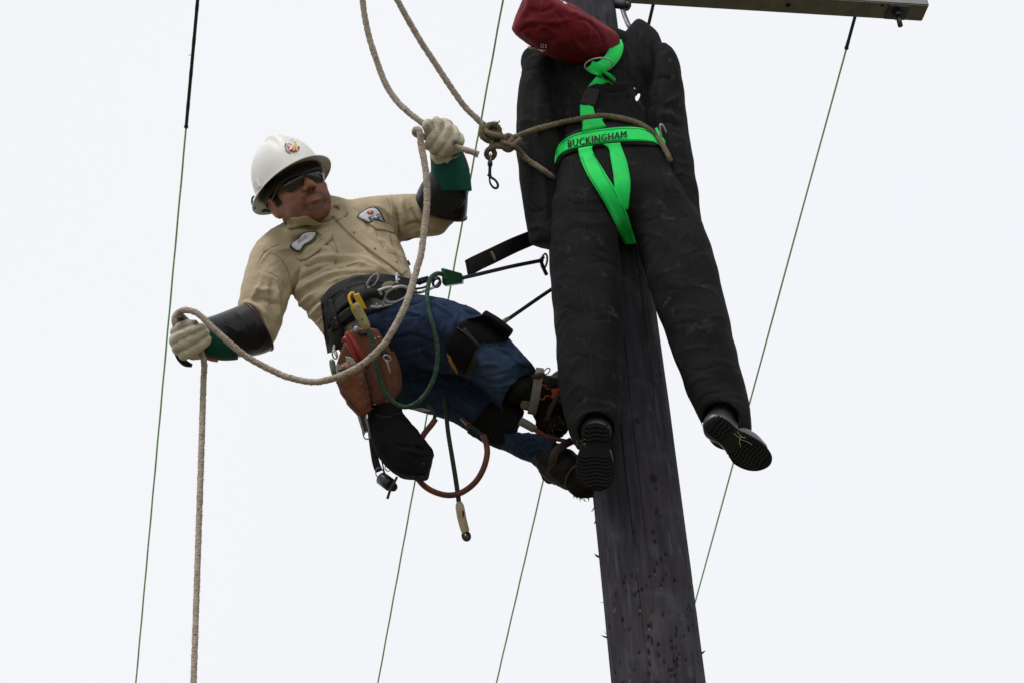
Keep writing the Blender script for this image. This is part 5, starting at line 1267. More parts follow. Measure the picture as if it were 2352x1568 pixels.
# ankle strap with keeper, and the orange climbing iron
st = mk('climber_strap', *box_sweep([(1240, 846, -196), (1238, 862, -216), (1233, 890, -224), (1228, 920, -222), (1221, 950, -206)], [9, 10, 10.5, 10.5, 10], 2.2, wdir=(1, .13, 0)), M['grey_strap'], man)
mk('keeper_loop', *box_sweep([(1220, 868, -214), (1234, 862, -222), (1250, 863, -214)], 7, 3, wdir=(.1, 1, 0)), M['brown_strap'], st)
for i in range(8): mk('punched_hole', *ball((1233.6 - i * .75, 877 + i * 6, -226.5 + i * .2), (1.1, 1.3, .6), nu=8, nv=5), M['pouch_edge'], st)
mk('strap_tongue', *box_sweep([(1214, 908, -200), (1208, 930, -204), (1206, 940, -200)], [4, 13, 8], 2, wdir=(1, .35, 0)), mat('tan_strap_lining', (.19, .15, .11), (.12, .09, .07), 30, .7), st)
iron = mk('climber_iron', *prism([(1258, 893, -196), (1286, 891, -196), (1330, 893, -180), (1330, 926, -180), (1284, 924, -196), (1268, 914, -198), (1257, 905, -198)], (0, 0, 9)), M['climber'], man, smooth=False)
mk('iron_buckle', *tube([(1262, 893, -200), (1255, 892, -204), (1255, 887, -206), (1247, 884, -206), (1245, 888, -204)], 2.2, 6, 2), M['climber'], iron)
mk('iron_buckle', *tube([(1262, 908, -200), (1252, 910, -205), (1250, 916, -206), (1242, 916, -206), (1240, 911, -204)], 2.2, 6, 2), M['climber'], iron)
mk('strap_buckle', *ring((1256, 852, -196), 9, 5, -.8, 1.5), M['steel'], st)
mk('iron_shank', *box_sweep([(1284, 905, -196), (1262, 945, -198), (1256, 985, -186)], [5, 6, 6], 2, wdir=(1, .3, 0)), M['brown_strap'], iron)
# lower boot
V, F = leather_boot((1215, 985, -320), (1420, 1180, -60), [[(1254, 1044, -194, 37, 40), (1285, 1066, -206, 42, 44), (1306, 1080, -214, 42, 46)], [(1262, 1078, -200, 22, 26), (1300, 1084, -214, 34, 38), (1330, 1098, -226, 34, 34), (1350, 1104, -228, 28, 28)]], None, None, 1)
bt2 = mk('work_boot', V, F, M['boot'], man)
f = Field((1230, 1030, -330), (1430, 1190, -80), 2.4)
f.loft([(1266, 1084, -196, 26, 24), (1288, 1090, -204, 24, 24)], k=4)
f.loft([(1318, 1104, -224, 24, 28), (1334, 1116, -230, 26, 28), (1356, 1120, -230, 22, 26), (1372, 1120, -226, 18, 24)], k=6)
V, F = f.mesh(1); N = vnormals(V, F); V = V + N * (wob(V, 9, 64) * .9)[:, None]
so2 = mk('boot_sole', V, F, M['boot_sole'], bt2)
mk('sole_welt', *tube([(1298, 1116, -246), (1302, 1094, -262), (1316, 1074, -262), (1332, 1064, -254)], 2.6, 7, 3), M['brown_strap'], bt2)
b = MB()
for _ in range(30):
    x, y = gg.uniform(1308, 1362), gg.uniform(1122, 1142); a = gg.uniform(.4, 2.9); L = gg.uniform(6, 16)
    b.add(tube([(x, y, -232), (x + L * .5 * math.cos(a) + gg.uniform(-2, 2), y + L * .5 * math.sin(a), -236), (x + L * math.cos(a), y + L * math.sin(a), -232)], gg.uniform(.35, .8), 4, 3))
mk('straw_bits', *b.get(), M['straw'], so2, kind='stuff')
mk('climber_strap', *box_sweep([(1312, 1012, -214), (1294, 1022, -246), (1277, 1036, -256), (1270, 1058, -254), (1268, 1082, -238)], [9, 9, 9, 9.5, 10], 2.2, wdir=[(.5, .8, 0), (.55, .8, 0), (.9, .4, 0), (1, .1, 0), (1, 0, 0)]), M['brown_strap'], man)
mk('climber_strap', *box_sweep([(1194, 966, -226), (1210, 974, -228), (1228, 985, -226)], [10, 10, 9], 2.2, wdir=(-.35, .9, 0)), M['grey_strap'], man)
mk('climber_iron', *box_sweep([(1226, 984, -226), (1256, 1002, -222), (1300, 1012, -216), (1340, 1020, -214)], [6, 5, 4.5, 4.5], 2.2, wdir=(-.3, .95, 0)), mat('dull_red_iron', (.20, .040, .026), (.13, .028, .02), 25, .55), man)

# ================================================================== body belt
belt_skin = Skin((sV, sF), (nV, nF))
bl_ = mk('body_belt', *strap(belt_skin, [(736, 690), (748, 672), (764, 656), (795, 641), (830, 632), (870, 629), (910, 633), (947, 641)], [(748, 792), (752, 760), (766, 732), (792, 704), (820, 684), (862, 668), (905, 662), (950, 664)], off=3, t=7, nw=9, smz=4), M['belt'], man)
lb = mk('belt_strap', *strap(belt_skin, [(764, 700), (788, 676), (812, 664), (840, 655)], [(770, 728), (792, 703), (818, 688), (848, 678)], off=12, t=4, smz=4), M['belt'], bl_)
mk('belt_strap', *strap(belt_skin, [(758, 742), (776, 724), (800, 706), (826, 692)], [(762, 764), (780, 748), (806, 728), (834, 712)], off=12, t=4, smz=4), M['belt'], bl_)
b2 = mk('belt_strap', *box_sweep([(826, 690, -240), (842, 677, -250), (862, 674, -254), (882, 682, -252)], [11, 11.5, 11, 10], 3, wdir=(.35, .94, 0)), M['belt'], bl_)
mk('under_belt', *strap(belt_skin, [(745, 702), (775, 690), (830, 676), (882, 668)], [(752, 792), (790, 752), (838, 724), (892, 704)], off=1, t=5, smz=4), M['black_web'], bl_)
mk('belt_edge', *stroke_strap(belt_skin, [(746, 706), (766, 678), (800, 660), (840, 650), (900, 648)], .8, off=10.2, t=.6, nw=3), M['black_web'], bl_)
mk('belt_pad', *strap(belt_skin, [(742, 762), (748, 790), (752, 812)], [(788, 742), (792, 776), (786, 800)], off=5, t=8, smz=4), M['black_web'], bl_)
for Lk in ([(757, 690), (776, 756)], [(790, 664), (812, 712)]):
    mk('belt_keeper', *strap(belt_skin, [(Lk[0][0] - 5, Lk[0][1]), (Lk[1][0] - 5, Lk[1][1])], [(Lk[0][0] + 6, Lk[0][1] - 3), (Lk[1][0] + 6, Lk[1][1] - 3)], off=15, t=4, smz=4), M['belt'], bl_)
zb = lambda x, y, o=14: (belt_skin.z(x, y, -200) - o)
def plate_ring(outer, inner, z, t, n=None):
    """Flat casting with an opening."""
    A = catmull(np.array(outer, float), n=4, closed=True); B = catmull(np.array(inner, float), n=4, closed=True)
    m = 64
    def rs(P):
        P = np.vstack([P, P[:1]]); s = np.concatenate([[0], np.cumsum(np.linalg.norm(np.diff(P, axis=0), axis=1))]); q = np.linspace(0, s[-1], m, endpoint=False)
        return np.column_stack([np.interp(q, s, P[:, i]) for i in range(2)])
    A = rs(A); B = rs(B); c = B.mean(0)
    ang = lambda P: np.arctan2(*(P - c).T[::-1])
    k = np.argmin(np.abs(np.angle(np.exp(1j * (ang(B) - ang(A)[0]))))); B = np.roll(B, -k, 0)
    zf = (lambda P: np.array([z(*p) for p in P])) if callable(z) else (lambda P: np.full(len(P), z))
    Am = A + (c - A) * .04; Bm = B + (B - c) * .06
    L = [np.column_stack([A, zf(A) + t]), np.column_stack([A, zf(A) + t * .2]), np.column_stack([Am, zf(A)]), np.column_stack([Bm, zf(B)]), np.column_stack([B, zf(B) + t * .2]), np.column_stack([B, zf(B) + t])]
    V = np.vstack(L); F = grid_faces(6, m)
    a_ = np.sum(A[:, 0] * np.roll(A[:, 1], -1) - np.roll(A[:, 0], -1) * A[:, 1])
    return V, (F if a_ < 0 else F[:, ::-1])
def tiltz(x0, y0, z0, gx, gy): return lambda x, y: z0 + gx * (x - x0) + gy * (y - y0)
zt = tiltz(895, 675, -246, .35, .25)
b = MB(); zt3 = lambda P: [(x, y, zt(x, y)) for x, y in P]
ov = [(910 + 29 * math.cos(a) * math.cos(.38) + 16 * math.sin(a) * math.sin(.38), 677 - 29 * math.cos(a) * math.sin(.38) + 16 * math.sin(a) * math.cos(.38)) for a in np.linspace(0, 2 * np.pi, 26)]
b.add(tube(zt3(ov), 4.2, 8, spline=False, cap=False))
b.add(tube(zt3([(868, 669), (884, 663), (900, 660)]), 4, 8, 2)).add(tube(zt3([(872, 669), (878, 685), (880, 701)]), 4, 8, 2)).add(tube(zt3([(852, 705), (866, 706), (884, 703), (906, 697)]), 3.8, 8, 2)).add(tube(zt3([(866, 697), (865, 704)]), 2.6, 8, 2))
bk = mk('belt_buckle', *b.get(), M['steel'], bl_)
mk('buckle_leather', *patch(None, [(886, 676), (900, 665), (922, 660), (934, 666), (931, 682), (914, 692), (894, 693)], zfix=lambda x, y: zt(x, y) + 6, off=0, t=2), mat('blue_black_leather', (.045, .052, .062), (.025, .028, .034), 25, .55), bl_)
for x, y in ((910, 667), (911, 674)): mk('rivet', *ball((x, y, zt(x, y) + 2.5), (2, 1.7, 1.4), nu=8, nv=6), mat('copper_rivet', (.4, .17, .1), (.3, .12, .07), 40, .4, metal=.7), bl_)
for x, y in ((770, 731), (773, 742)): mk('rivet', *ball((x, y, zb(x, y, 18)), (2.2, 2.2, 1.4), nu=8, nv=6), bpy.data.materials['copper_rivet'], bl_)
z2 = tiltz(850, 650, zb(850, 650, 16), .2, 0)
mk('d_ring', *plate_ring([(866, 627), (871, 632), (869, 645), (858, 659), (849, 665), (847, 670), (832, 674), (838, 666), (843, 662), (840, 653), (848, 640), (857, 631)], [(863, 632), (866, 636), (863, 647), (854, 657), (847, 658), (847, 651), (852, 641), (858, 634)], z2, 5), M['steel'], bl_)
mk('buckle_tongue', *tube([(912, 628, -190), (911, 640, -214), (912, 652, -222)], 3.4, 7, 2), M['steel'], bl_)
mk('buckle_tongue', *tube([(918, 641, -220), (912, 646, -224)], 2.4, 6, 2), M['steel'], bl_)
mk('shirt_tail', *patch(None, [(875, 658), (884, 649), (898, 646), (908, 648), (906, 655), (890, 658), (878, 661)], zfix=lambda x, y: -222 + (x - 890) * .3, off=0, t=3), M['khaki'], bl_)
mk('swivel_ring', *ring((941, 668, -225), 7, 13, .2, 2.6, zslope=(.3, 0)), M['steel_dark'], bl_)
mk('leather_tab', *prism([(955, 648, -190), (980, 640, -180), (983, 648, -180), (962, 656, -190)], (0, 0, 7)), M['belt'], bl_)

# ================================================================== positioning strap: belt -> adjuster -> ring at the pole
ps = thing('positioning_strap', 'black rope positioning strap with green adjuster block reaching from belt to pole', 'safety strap', W(arr(1040, 640, -120)))
zA = -110
def rot2(c, a, P): return [(c[0] + x * math.cos(a) - y * math.sin(a), c[1] + x * math.sin(a) + y * math.cos(a)) for x, y in P]
mk('adjuster_block', *prism([(*p, zA + dz) for p, dz in zip([(1014, 619), (1022, 617), (1058, 627), (1062, 640), (1061, 650), (1020, 656), (1015, 650)], (0, 0, 10, 12, 12, 0, 0))], (4, 3, 26)), M['adjuster'], ps, smooth=False)
mk('adjuster_cheek', *prism([(1013, 617, zA - 3), (1021, 616, zA - 3), (1024, 640, zA - 3), (1016, 642, zA - 3)], (0, 0, 6)), mat('bright_green_plate', (.02, .26, .09), (.015, .2, .07), 20, .35, metal=.3), ps, smooth=False)
V, F = tube([(1056, 640, zA + 14), (1100, 630, -40), (1176, 612, 40), (1246, 598, 110)], 4.6, 9, 3, mod=braid(4.6, 2, 6, .1)); mk('strap_rope', V, F, M['black_rope'], ps)
mk('pole_ring', *ring((1250, 600, 112), 6.5, 17, .15, 2.6, zslope=(.6, 0)), M['steel'], ps)
mk('ring_link', *tube([(1248, 590, 112), (1243, 600, 108), (1250, 620, 112), (1256, 632, 114)], 4.5, 8, 2), M['steel_dark'], ps)
V, F = tube([(1156, 740, 10), (1172, 730, 20), (1262, 668, 70), (1330, 625, 110)], [5.5, 4.6, 4.4, 4.4], 9, 3, mod=braid(4.6, 2, 6, .1)); mk('strap_rope', V, F, M['black_rope'], ps)
mk('rope_whipping', *tube([(1151, 752, 8), (1156, 740, 10), (1168, 732, 18)], [3.5, 5.6, 5.4], 8, 2), M['tape'], ps)
# carabiner from the belt to the adjuster
mk('carabiner', *tube([(944, 670, -214), (966, 672, -200), (996, 661, -160), (1008, 650, -130), (1010, 642, -118), (1003, 637, -116), (994, 641, -124), (988, 650, -140), (976, 660, -170), (955, 664, -200)], 2.8, 8, 3), M['steel_dark'], ps)
mk('carabiner_gate', *tube([(966, 672, -203), (996, 661, -163)], 3.2, 8, 3), M['steel'], ps)
mk('shackle_eye', *ring((1003, 650, -122), 8, 10, .4, 3.2), M['steel_dark'], ps)
mk('buckle_bar', *box_sweep([(950, 650, -200), (968, 644, -180), (983, 640, -168)], 6, 3, wdir=(.2, 1, 0)), M['belt'], ps)

# folded leather pole strap behind
fs = thing('pole_strap', 'wide dark leather strap folded into a loop beside the dummy sleeve', 'strap', W(arr(1140, 590, 60)))
mk('strap_band', *box_sweep([(1226, 545, 140), (1180, 564, 90), (1130, 588, 40), (1092, 606, 8), (1078, 614, -2), (1074, 616, 2), (1080, 613, 12), (1110, 598, 40), (1142, 584, 70)], [17, 17.5, 18, 18, 18.5, 18.5, 18, 17, 16], 2.6, wdir=(.16, .98, -.1)), M['belt'], fs)
mk('strap_lining', *box_sweep([(1082, 596, 4), (1105, 586, 22), (1126, 577, 38)], [2.5, 2.5, 1.5], 2, wdir=(.2, 1, 0)), mat('raw_leather_edge', (.32, .23, .14), (.2, .13, .08), 30, .7), fs)
mk('frayed_edge', *box_sweep([(1128, 578, 38), (1134, 590, 38), (1137, 600, 38)], [3, 4, 2.5], 2.8, wdir=(1, -.3, 0)), bpy.data.materials['raw_leather_edge'], fs)

# ================================================================== green lanyard from adjuster round to the yellow snap
gl = thing('lanyard', 'green rope lanyard looping down from the adjuster to a yellow snap hook on the belt', 'lanyard', W(arr(930, 934, -330)))
P = [(1018, 630, -120), (1004, 629, -140), (992, 636, -170), (985, 650, -200), (981, 682, -250), (985, 717, -290), (996, 752, -310), (1004, 790, -318), (1005, 826, -322), (998, 864, -326), (980, 900, -330), (958, 923, -332), (932, 934, -332), (909, 926, -330), (890, 908, -328), (878, 884, -326), (868, 851, -322), (859, 816, -318), (854, 790, -312), (848, 764, -304), (838, 742, -296)]
V, F = tube(P, 5.4, 10, 2.2, mod=braid(5.4, 2, 6.5, .07)); mk('lanyard_rope', V, F, M['green_rope'], gl, tint=flecks(V, .10, (.05, .15, .09), 3, 3))
mk('taped_eye', *tube([(846, 756, -301), (840, 746, -300), (828, 726, -294), (818, 706, -288), (815, 700, -286)], [6.2, 10, 12.5, 13, 11], 12, 2), M['tape'], gl)
sn = mk('snap_body', *prism([(*p, -276) for p in [(811, 677), (824, 673), (834, 692), (843, 710), (829, 711), (818, 695)]], (0, 0, -14)), M['yellow'], gl, smooth=False)
mk('snap_hook', *tube([(814, 674, -284), (807, 674, -286), (802, 681, -290), (803, 690, -294), (808, 702, -298), (815, 712, -298), (823, 716, -294), (833, 710, -288)], 3.3, 9, 2), M['yellow'], gl)

# ================================================================== tool pouch, its tools, ditty bag
tp = thing('tool_pouch', 'worn brown leather tool pouch with two pockets hanging from the belt', 'tool pouch', W(arr(840, 950, -270)))
ZP = lambda x, y: -262 - .12 * (y - 750) + .25 * (x - 840)
def pouchlet(poly, bulge, z0, h=2.4):
    pass
f = Field((745, 725, -400), (940, 965, -180), 2.4)
def pl(x, y, o, a, b): return (x, y, ZP(x, y) + o, a, b)
f.loft([pl(836, 760, 0, 34, 7), pl(838, 800, 0, 56, 8), pl(843, 850, 0, 74, 8), pl(850, 900, 0, 66, 8), pl(850, 922, 0, 52, 8)], k=3)
V0, F0 = f.mesh(2)
V0 = folds(V0, F0, [([(852, 760), (860, 800), (874, 850), (880, 900)], 3, -2), ([(880, 860), (884, 890), (886, 912)], 3, -2.5)])
mk('back_panel', V0, F0, M['pouch'], tp)
f = Field((745, 825, -400), (900, 965, -180), 2.2)
f.loft([pl(806, 848, -14, 34, 20), pl(812, 880, -16, 36, 22), pl(824, 915, -15, 30, 20), pl(834, 940, -12, 20, 14)], k=4); f.plane((806, 850, 0), (-.18, -1, .1)); f.ell(pl(806, 846, -16, 0, 0)[:3], (27, 12, 13), k=3, op='s')
V1, F1 = f.mesh(2); V1 = folds(V1, F1, [([(776, 860), (800, 905), (826, 945)], 3, -2), ([(832, 860), (842, 900), (846, 940)], 4, -2.5)]); V1 += vnormals(V1, F1) * (wob(V1, 18, 81) * .6)[:, None]
mk('pocket', V1, F1, M['pouch'], tp)
f = Field((800, 820, -400), (920, 955, -180), 2.2)
f.loft([pl(846, 838, -11, 24, 15), pl(854, 875, -13, 27, 17), pl(864, 908, -12, 23, 15), pl(868, 920, -10, 16, 10)], k=4); f.plane((845, 840, 0), (-.2, -1, .1)); f.ell(pl(845, 836, -12, 0, 0)[:3], (18, 9, 9), k=3, op='s')
V2, F2 = f.mesh(2); V2 += vnormals(V2, F2) * (wob(V2, 18, 82) * .6)[:, None]
mk('pocket', V2, F2, M['pouch'], tp)
f = Field((860, 800, -400), (950, 940, -160), 2.2)
f.loft([pl(886, 815, -4, 22, 7), pl(896, 850, -6, 25, 8), pl(902, 885, -6, 22, 8), pl(900, 902, -5, 16, 7)], k=4)
V3, F3 = f.mesh(2); mk('side_flap', V3, F3, M['pouch'], tp)
pS = Skin((V0, F0), (V1, F1), (V2, F2), (V3, F3))
zP = lambda x, y, o=2: pS.z(x, y, ZP(x, y)) - o
mk('pocket_edge', *tube([(773, 852, ZP(773, 852) - 14), (785, 848, ZP(785, 848) - 30), (806, 843, ZP(806, 843) - 36), (826, 841, ZP(826, 841) - 28), (838, 842, ZP(838, 842) - 12)], 2.2, 7, 3), M['pouch_edge'], tp)
mk('pocket_edge', *tube([(826, 838, ZP(826, 838) - 12), (836, 836, ZP(836, 836) - 24), (850, 832, ZP(850, 832) - 26), (864, 830, ZP(864, 830) - 18), (869, 831, ZP(869, 831) - 6)], 2.0, 7, 3), M['pouch_edge'], tp)
for x, y in ((798, 829), (788, 841), (870, 775), (862, 778), (860, 928), (855, 938)): mk('rivet', *ball((x, y, zP(x, y)), (2.6, 2.6, 1.6), nu=10, nv=6), M['steel'], tp)
mk('pocket_seam', *stroke_strap(pS, [(765, 862), (790, 908), (826, 945)], .9, off=.4, t=.6, nw=3), M['pouch_edge'], tp)
mk('pocket_seam', *stroke_strap(pS, [(836, 850), (848, 892), (854, 930)], 2.2, off=.2, t=.6, nw=3), M['pouch_edge'], tp)
mk('pouch_hanger', *strap(Skin((V0, F0), (sV, sF), (nV, nF)), [(806, 742), (812, 758), (826, 770)], [(848, 740), (850, 756), (846, 768)], off=3, t=5, smz=4), M['belt'], tp)
mk('hanger_stud', *ball((819, 756, zP(819, 756, 12)), (7, 7, 3), nu=12, nv=7), M['steel'], tp)
# pliers: two red grips standing out of the pouch
pl_ = thing('pliers', 'pair of red handled pliers standing in the tool pouch', 'pliers', W(arr(826, 830, -300)))
mk('red_handle', *tube([(796, 764, -292), (805, 776, -296), (820, 800, -300), (836, 826, -300), (845, 842, -296)], [6, 7, 7.2, 6.5, 5], 10, 3), M['red_grip'], pl_)
mk('red_handle', *tube([(788, 786, -292), (793, 777, -296), (802, 790, -298), (814, 814, -300), (822, 834, -298)], [3.5, 6, 6.2, 6, 5], 10, 3), M['red_grip'], pl_)
# open-ended wrench dropped through the pouch
wr = thing('wrench', 'grey steel spanner pushed through the pouch, jaw above and ringed end below', 'wrench', W(arr(838, 1005, -290)))
jaw = [(793, 818), (804, 819), (813, 825), (817, 833), (815, 842), (806, 851), (794, 858), (782, 860), (774, 858), (771, 848), (772, 836), (775, 835), (781, 841), (786, 849), (796, 846), (805, 838), (803, 828), (795, 823)]
mk('wrench_jaw', *prism([(*p, -312) for p in jaw], (0, 0, 7)), M['steel'], wr, smooth=False)
zw = -288
hd_ = plate_ring([(820, 946), (839, 945), (844, 965), (850, 990), (853, 1000), (849, 1008), (840, 1009), (834, 1003), (830, 985)], [(838, 996), (842, 992), (848, 996), (848, 1003), (842, 1006), (837, 1002)], zw, 6)
mk('wrench_handle', *hd_, M['steel'], wr)
mk('handle_groove', *prism([(826, 952, zw - 1), (836, 951, zw - 1), (845, 988, zw - 1), (837, 990, zw - 1)], (0, 0, 2)), M['steel_dark'], wr, smooth=False)
# screwdriver butt at the pouch edge
tag(mk('screwdriver', *tube([(761, 827, -258), (763, 833, -262), (766, 850, -268), (772, 872, -270)], [5, 7, 7, 6], 10, 2), mat('green_clear_handle', (.05, .11, .07), (.16, .18, .12), 40, .25)), 'green screwdriver handle poking out beside the wrench jaw', 'screwdriver')
# snap clips hanging from the belt
cl = thing('snap_clip', 'small steel snap clip hanging left of the pouch', 'clip', W(arr(770, 818, -280)))
mk('clip_body', *tube([(768, 792, -282), (767, 800, -284), (766, 806, -286)], [2, 3.4, 2.4], 8, 2), M['steel'], cl)
mk('clip_loop', *ring((769, 814, -288), 5.5, 10, -.25, 2.0), M['steel'], cl)
mk('clip_tongue', *tube([(766, 806, -290), (771, 815, -292), (774, 821, -290)], 1.6, 6, 2), M['steel'], cl)
cl = thing('snap_clip', 'steel snap clip lying on the right half of the pouch', 'clip', W(arr(894, 850, -300)))
for o_ in (0,):
    mk('clip_strap', *box_sweep([(872, 800, -292), (882, 812, -298), (888, 820, -300)], [8, 9, 8], 2, wdir=(1, -.4, 0)), M['belt'], cl)
    mk('clip_loop', *ring((889, 822, -304), 9, 6, .5, 2.0), M['steel'], cl)
    mk('clip_body', *tube([(886, 826, -306), (891, 838, -308), (894, 850, -306), (896, 855, -304)], [3, 2.4, 3, 2.4], 8, 2), M['steel'], cl)
# ditty bag
dbg = thing('tool_bag', 'black cloth bag hanging under the leather pouch', 'bag', W(arr(960, 1098, -300)))
f = Field((835, 915, -400), (1015, 1115, -180), 2.6)
f.loft([(884, 935, -262, 40, 26), (884, 958, -266, 41, 30), (902, 1000, -278, 52, 40), (932, 1045, -292, 58, 44), (958, 1090, -300, 58, 42)], k=4, p=2.4)
f.plane((999, 1036, -300), (.96, .28, -.1), k=5); f.plane((950, 1097, -300), (-.06, 1, -.15), k=8); f.plane((905, 1084, -300), (-.62, .78, -.1), k=12); f.plane((975, 1000, -300), (.80, -.60, -.1), k=6)
V, F = f.mesh(2)
V = folds(V, F, [([(926, 950), (955, 985), (996, 1032)], 4, -4), ([(920, 958), (945, 1000), (985, 1040)], 5, 3.5), ([(900, 1020), (940, 1024), (985, 1034)], 5, -4), ([(905, 1032), (940, 1036), (985, 1046)], 5, 3), ([(866, 980), (885, 1030), (900, 1070)], 5, -4), ([(880, 970), (895, 1005), (905, 1045)], 6, 3.5), ([(860, 945), (880, 952), (915, 945)], 5, -3), ([(998, 1040), (992, 1070), (984, 1092)], 4, -3)])
V += vnormals(V, F) * (wob(V, 24, 91) * .9)[:, None]
bgm = mk('bag_body', V, F, M['bag'], dbg); bS = Skin((V, F))
mk('bag_hem', *stroke_strap(bS, [(860, 950), (885, 958), (922, 948)], 2, off=.4, t=1.2, nw=3), M['black_web'], dbg)
mk('bag_eyelet', *ring((972, 1066, bS.z(972, 1066, -340) - 1), 3, 3, 0, .9, n=14), M['steel_dark'], dbg)
mk('hanging_strap', *box_sweep([(848, 960, -268), (855, 1010, -272), (863, 1060, -276), (871, 1082, -278)], [6, 8, 8.5, 9], 2, wdir=(1, -.15, 0)), M['black_web'], dbg)
mk('strap_ring', *ring((872, 1085, -280), 9, 12, -.2, 1.3), M['steel'], dbg)
mk('strap_ring', *ring((891, 1073, -280), 6.5, 8, -.2, 1.2), M['steel'], dbg)
# tape reel on a thin cord
tr = thing('tape_holder', 'black tape roll holder with cross bar dangling on a cord under the black bag', 'tape holder', W(arr(890, 1110, -285)))
mk('cord', *tube([(866, 985, -270), (874, 1040, -276), (882, 1080, -280), (886, 1092, -282)], 1.6, 6, 3), M['black_rope'], tr)
axis = norm((.55, .42, -.5)); c0 = arr(888, 1106, -285)
mk('reel', *tube([c0 - axis * 20, c0 - axis * 18, c0, c0 + axis * 14, c0 + axis * 16], [14, 15.5, 15.5, 15.5, 14], 22, 3, spline=False), mat('black_plastic', (.03, .03, .034), (.022, .022, .025), 20, .35), tr)
mk('reel_core', *tube([c0 + axis * 15, c0 + axis * 24, c0 + axis * 30], [9, 11, 8], 16, 3, spline=False), M['belt'], tr)
mk('cross_bar', *box_sweep([(912, 1094, -312), (903, 1112, -314), (895, 1128, -312), (890, 1144, -308)], [2.8, 3.2, 3, 3.2], 2.2, wdir=(1, .4, 0)), M['steel_dark'], tr)
# orange sleeved rope loop
ol = thing('sling', 'rope sling in orange hose curling below the jeans', 'sling', W(arr(1040, 1140, -240)))
mk('hose', *tube([(1000, 962, -200), (990, 976, -206), (974, 996, -212), (962, 1020, -220), (952, 1050, -228), (952, 1080, -236), (966, 1106, -242), (990, 1125, -246), (1025, 1136, -246), (1058, 1131, -242), (1090, 1108, -236), (1110, 1076, -228), (1119, 1040, -220), (1115, 1010, -212), (1110, 998, -208)], 7, 12, 4), M['orange_hose'], ol)
mk('sling_rope', *tube([(985, 930, -180), (995, 940, -190), (999, 952, -196), (996, 966, -200)], 4.6, 8, 3), M['grey_rope'], ol)
mk('sling_rope', *tube([(1111, 1000, -208), (1102, 992, -204), (1078, 974, -190), (1060, 956, -170)], 4.2, 8, 3), M['black_rope'], ol)
mk('hose_end', *tube([(1076, 975, -192), (1062, 960, -172)], 5.5, 9, 3), M['orange_hose'], ol)
mk('plastic_label', *patch(None, [(948, 938), (970, 936), (986, 940), (990, 944), (975, 945), (960, 943)], zfix=lambda x, y: -200, off=0, t=1), mat('pale_label', (.45, .44, .42), (.35, .34, .33), 30, .6), ol)
# hand line tail with taped handle end
ht_ = thing('rope_tail', 'dark rope tail hanging straight from the jeans, taped end with eye', 'rope', W(arr(1070, 1240, -250)))
V, F = tube([(1020, 915, -170), (1024, 940, -176), (1029, 990, -192), (1038, 1046, -210), (1048, 1108, -228), (1055, 1160, -244)], [5, 5, 5.2, 5.4, 5.6, 5.6], 10, 2.4, mod=braid(5.4, 2, 7, .1)); mk('tail_rope', V, F, M['grey_rope'], ht_, tint=flecks(V, .3, (.03, .07, .045), 8, 8))
mk('taped_handle', *tube([(1054, 1152, -243), (1056, 1162, -245), (1061, 1190, -250), (1068, 1216, -254), (1071, 1222, -255)], [6, 10, 10.5, 10, 9], 14, 3), M['tape_white'], ht_)
mk('tape_mark', *tube([(1062, 1172, -257), (1065, 1176, -258), (1063, 1182, -258), (1065, 1186, -258)], 1.7, 6, 2), M['ink'], ht_)
mk('end_eye', *ring((1071, 1230, -256), 7, 9, -.3, 4), M['grey_rope'], ht_)
mk('end_eye_heart', *ball((1072, 1231, -256), (4, 6, 3), nu=10, nv=7), M['tape'], ht_)
# ================================================================== ropes
def rope(name, parent, P, r, m, frac=.015, seed=1, step=2.0, pitch=None, n=3, amp=.22, nseg=20, hairs=1.0):
    V, F = tube(P, r, nseg, step, mod=braid(r if np.isscalar(r) else float(np.mean(r)), n, pitch, amp))
    V = V + .35 * np.column_stack([wob(V, 14, seed + i) for i in range(3)])
    o = mk(name, V, F, m, parent, tint=flecks(V, frac, (.035, .12, .085), seed))
    if hairs:
        L = np.linalg.norm(np.diff(np.asarray(P, float), axis=0), axis=1).sum()
        rr = r if np.isscalar(r) else float(np.mean(r))
        mk('rope_fuzz', *fuzz(P, rr, int(L * 1.3 * hairs), 1.5, 5, seed, .26), m, o, kind='stuff', smooth=False)
    return o
# 1: line from above, held in the raised glove, cut end sticking out
ra = thing('hand_rope', 'rope curving down from the top into the raised glove, cut end poking out right', 'rope', W(arr(970, 285, -90)))
rope('rope_line', ra, [(770, -420, 130), (790, -290, 90), (806, -190, 60), (818, -90, 40), (830, -20, 22), (838, 40, 8), (849, 90, -6), (866, 143, -22), (886, 194, -40), (911, 232, -60), (940, 260, -80), (966, 280, -96), (990, 298, -94), (1014, 318, -92), (1036, 332, -100), (1056, 341, -112), (1080, 348, -118), (1099, 355, -120)], 6.9, M['rope'], seed=21)
mk('cut_end', *fuzz([(1090, 352, -119), (1096, 354, -120), (1101, 356, -120)], 6, 40, 2, 6, 4, .5), M['rope'], ra, kind='stuff', smooth=False)
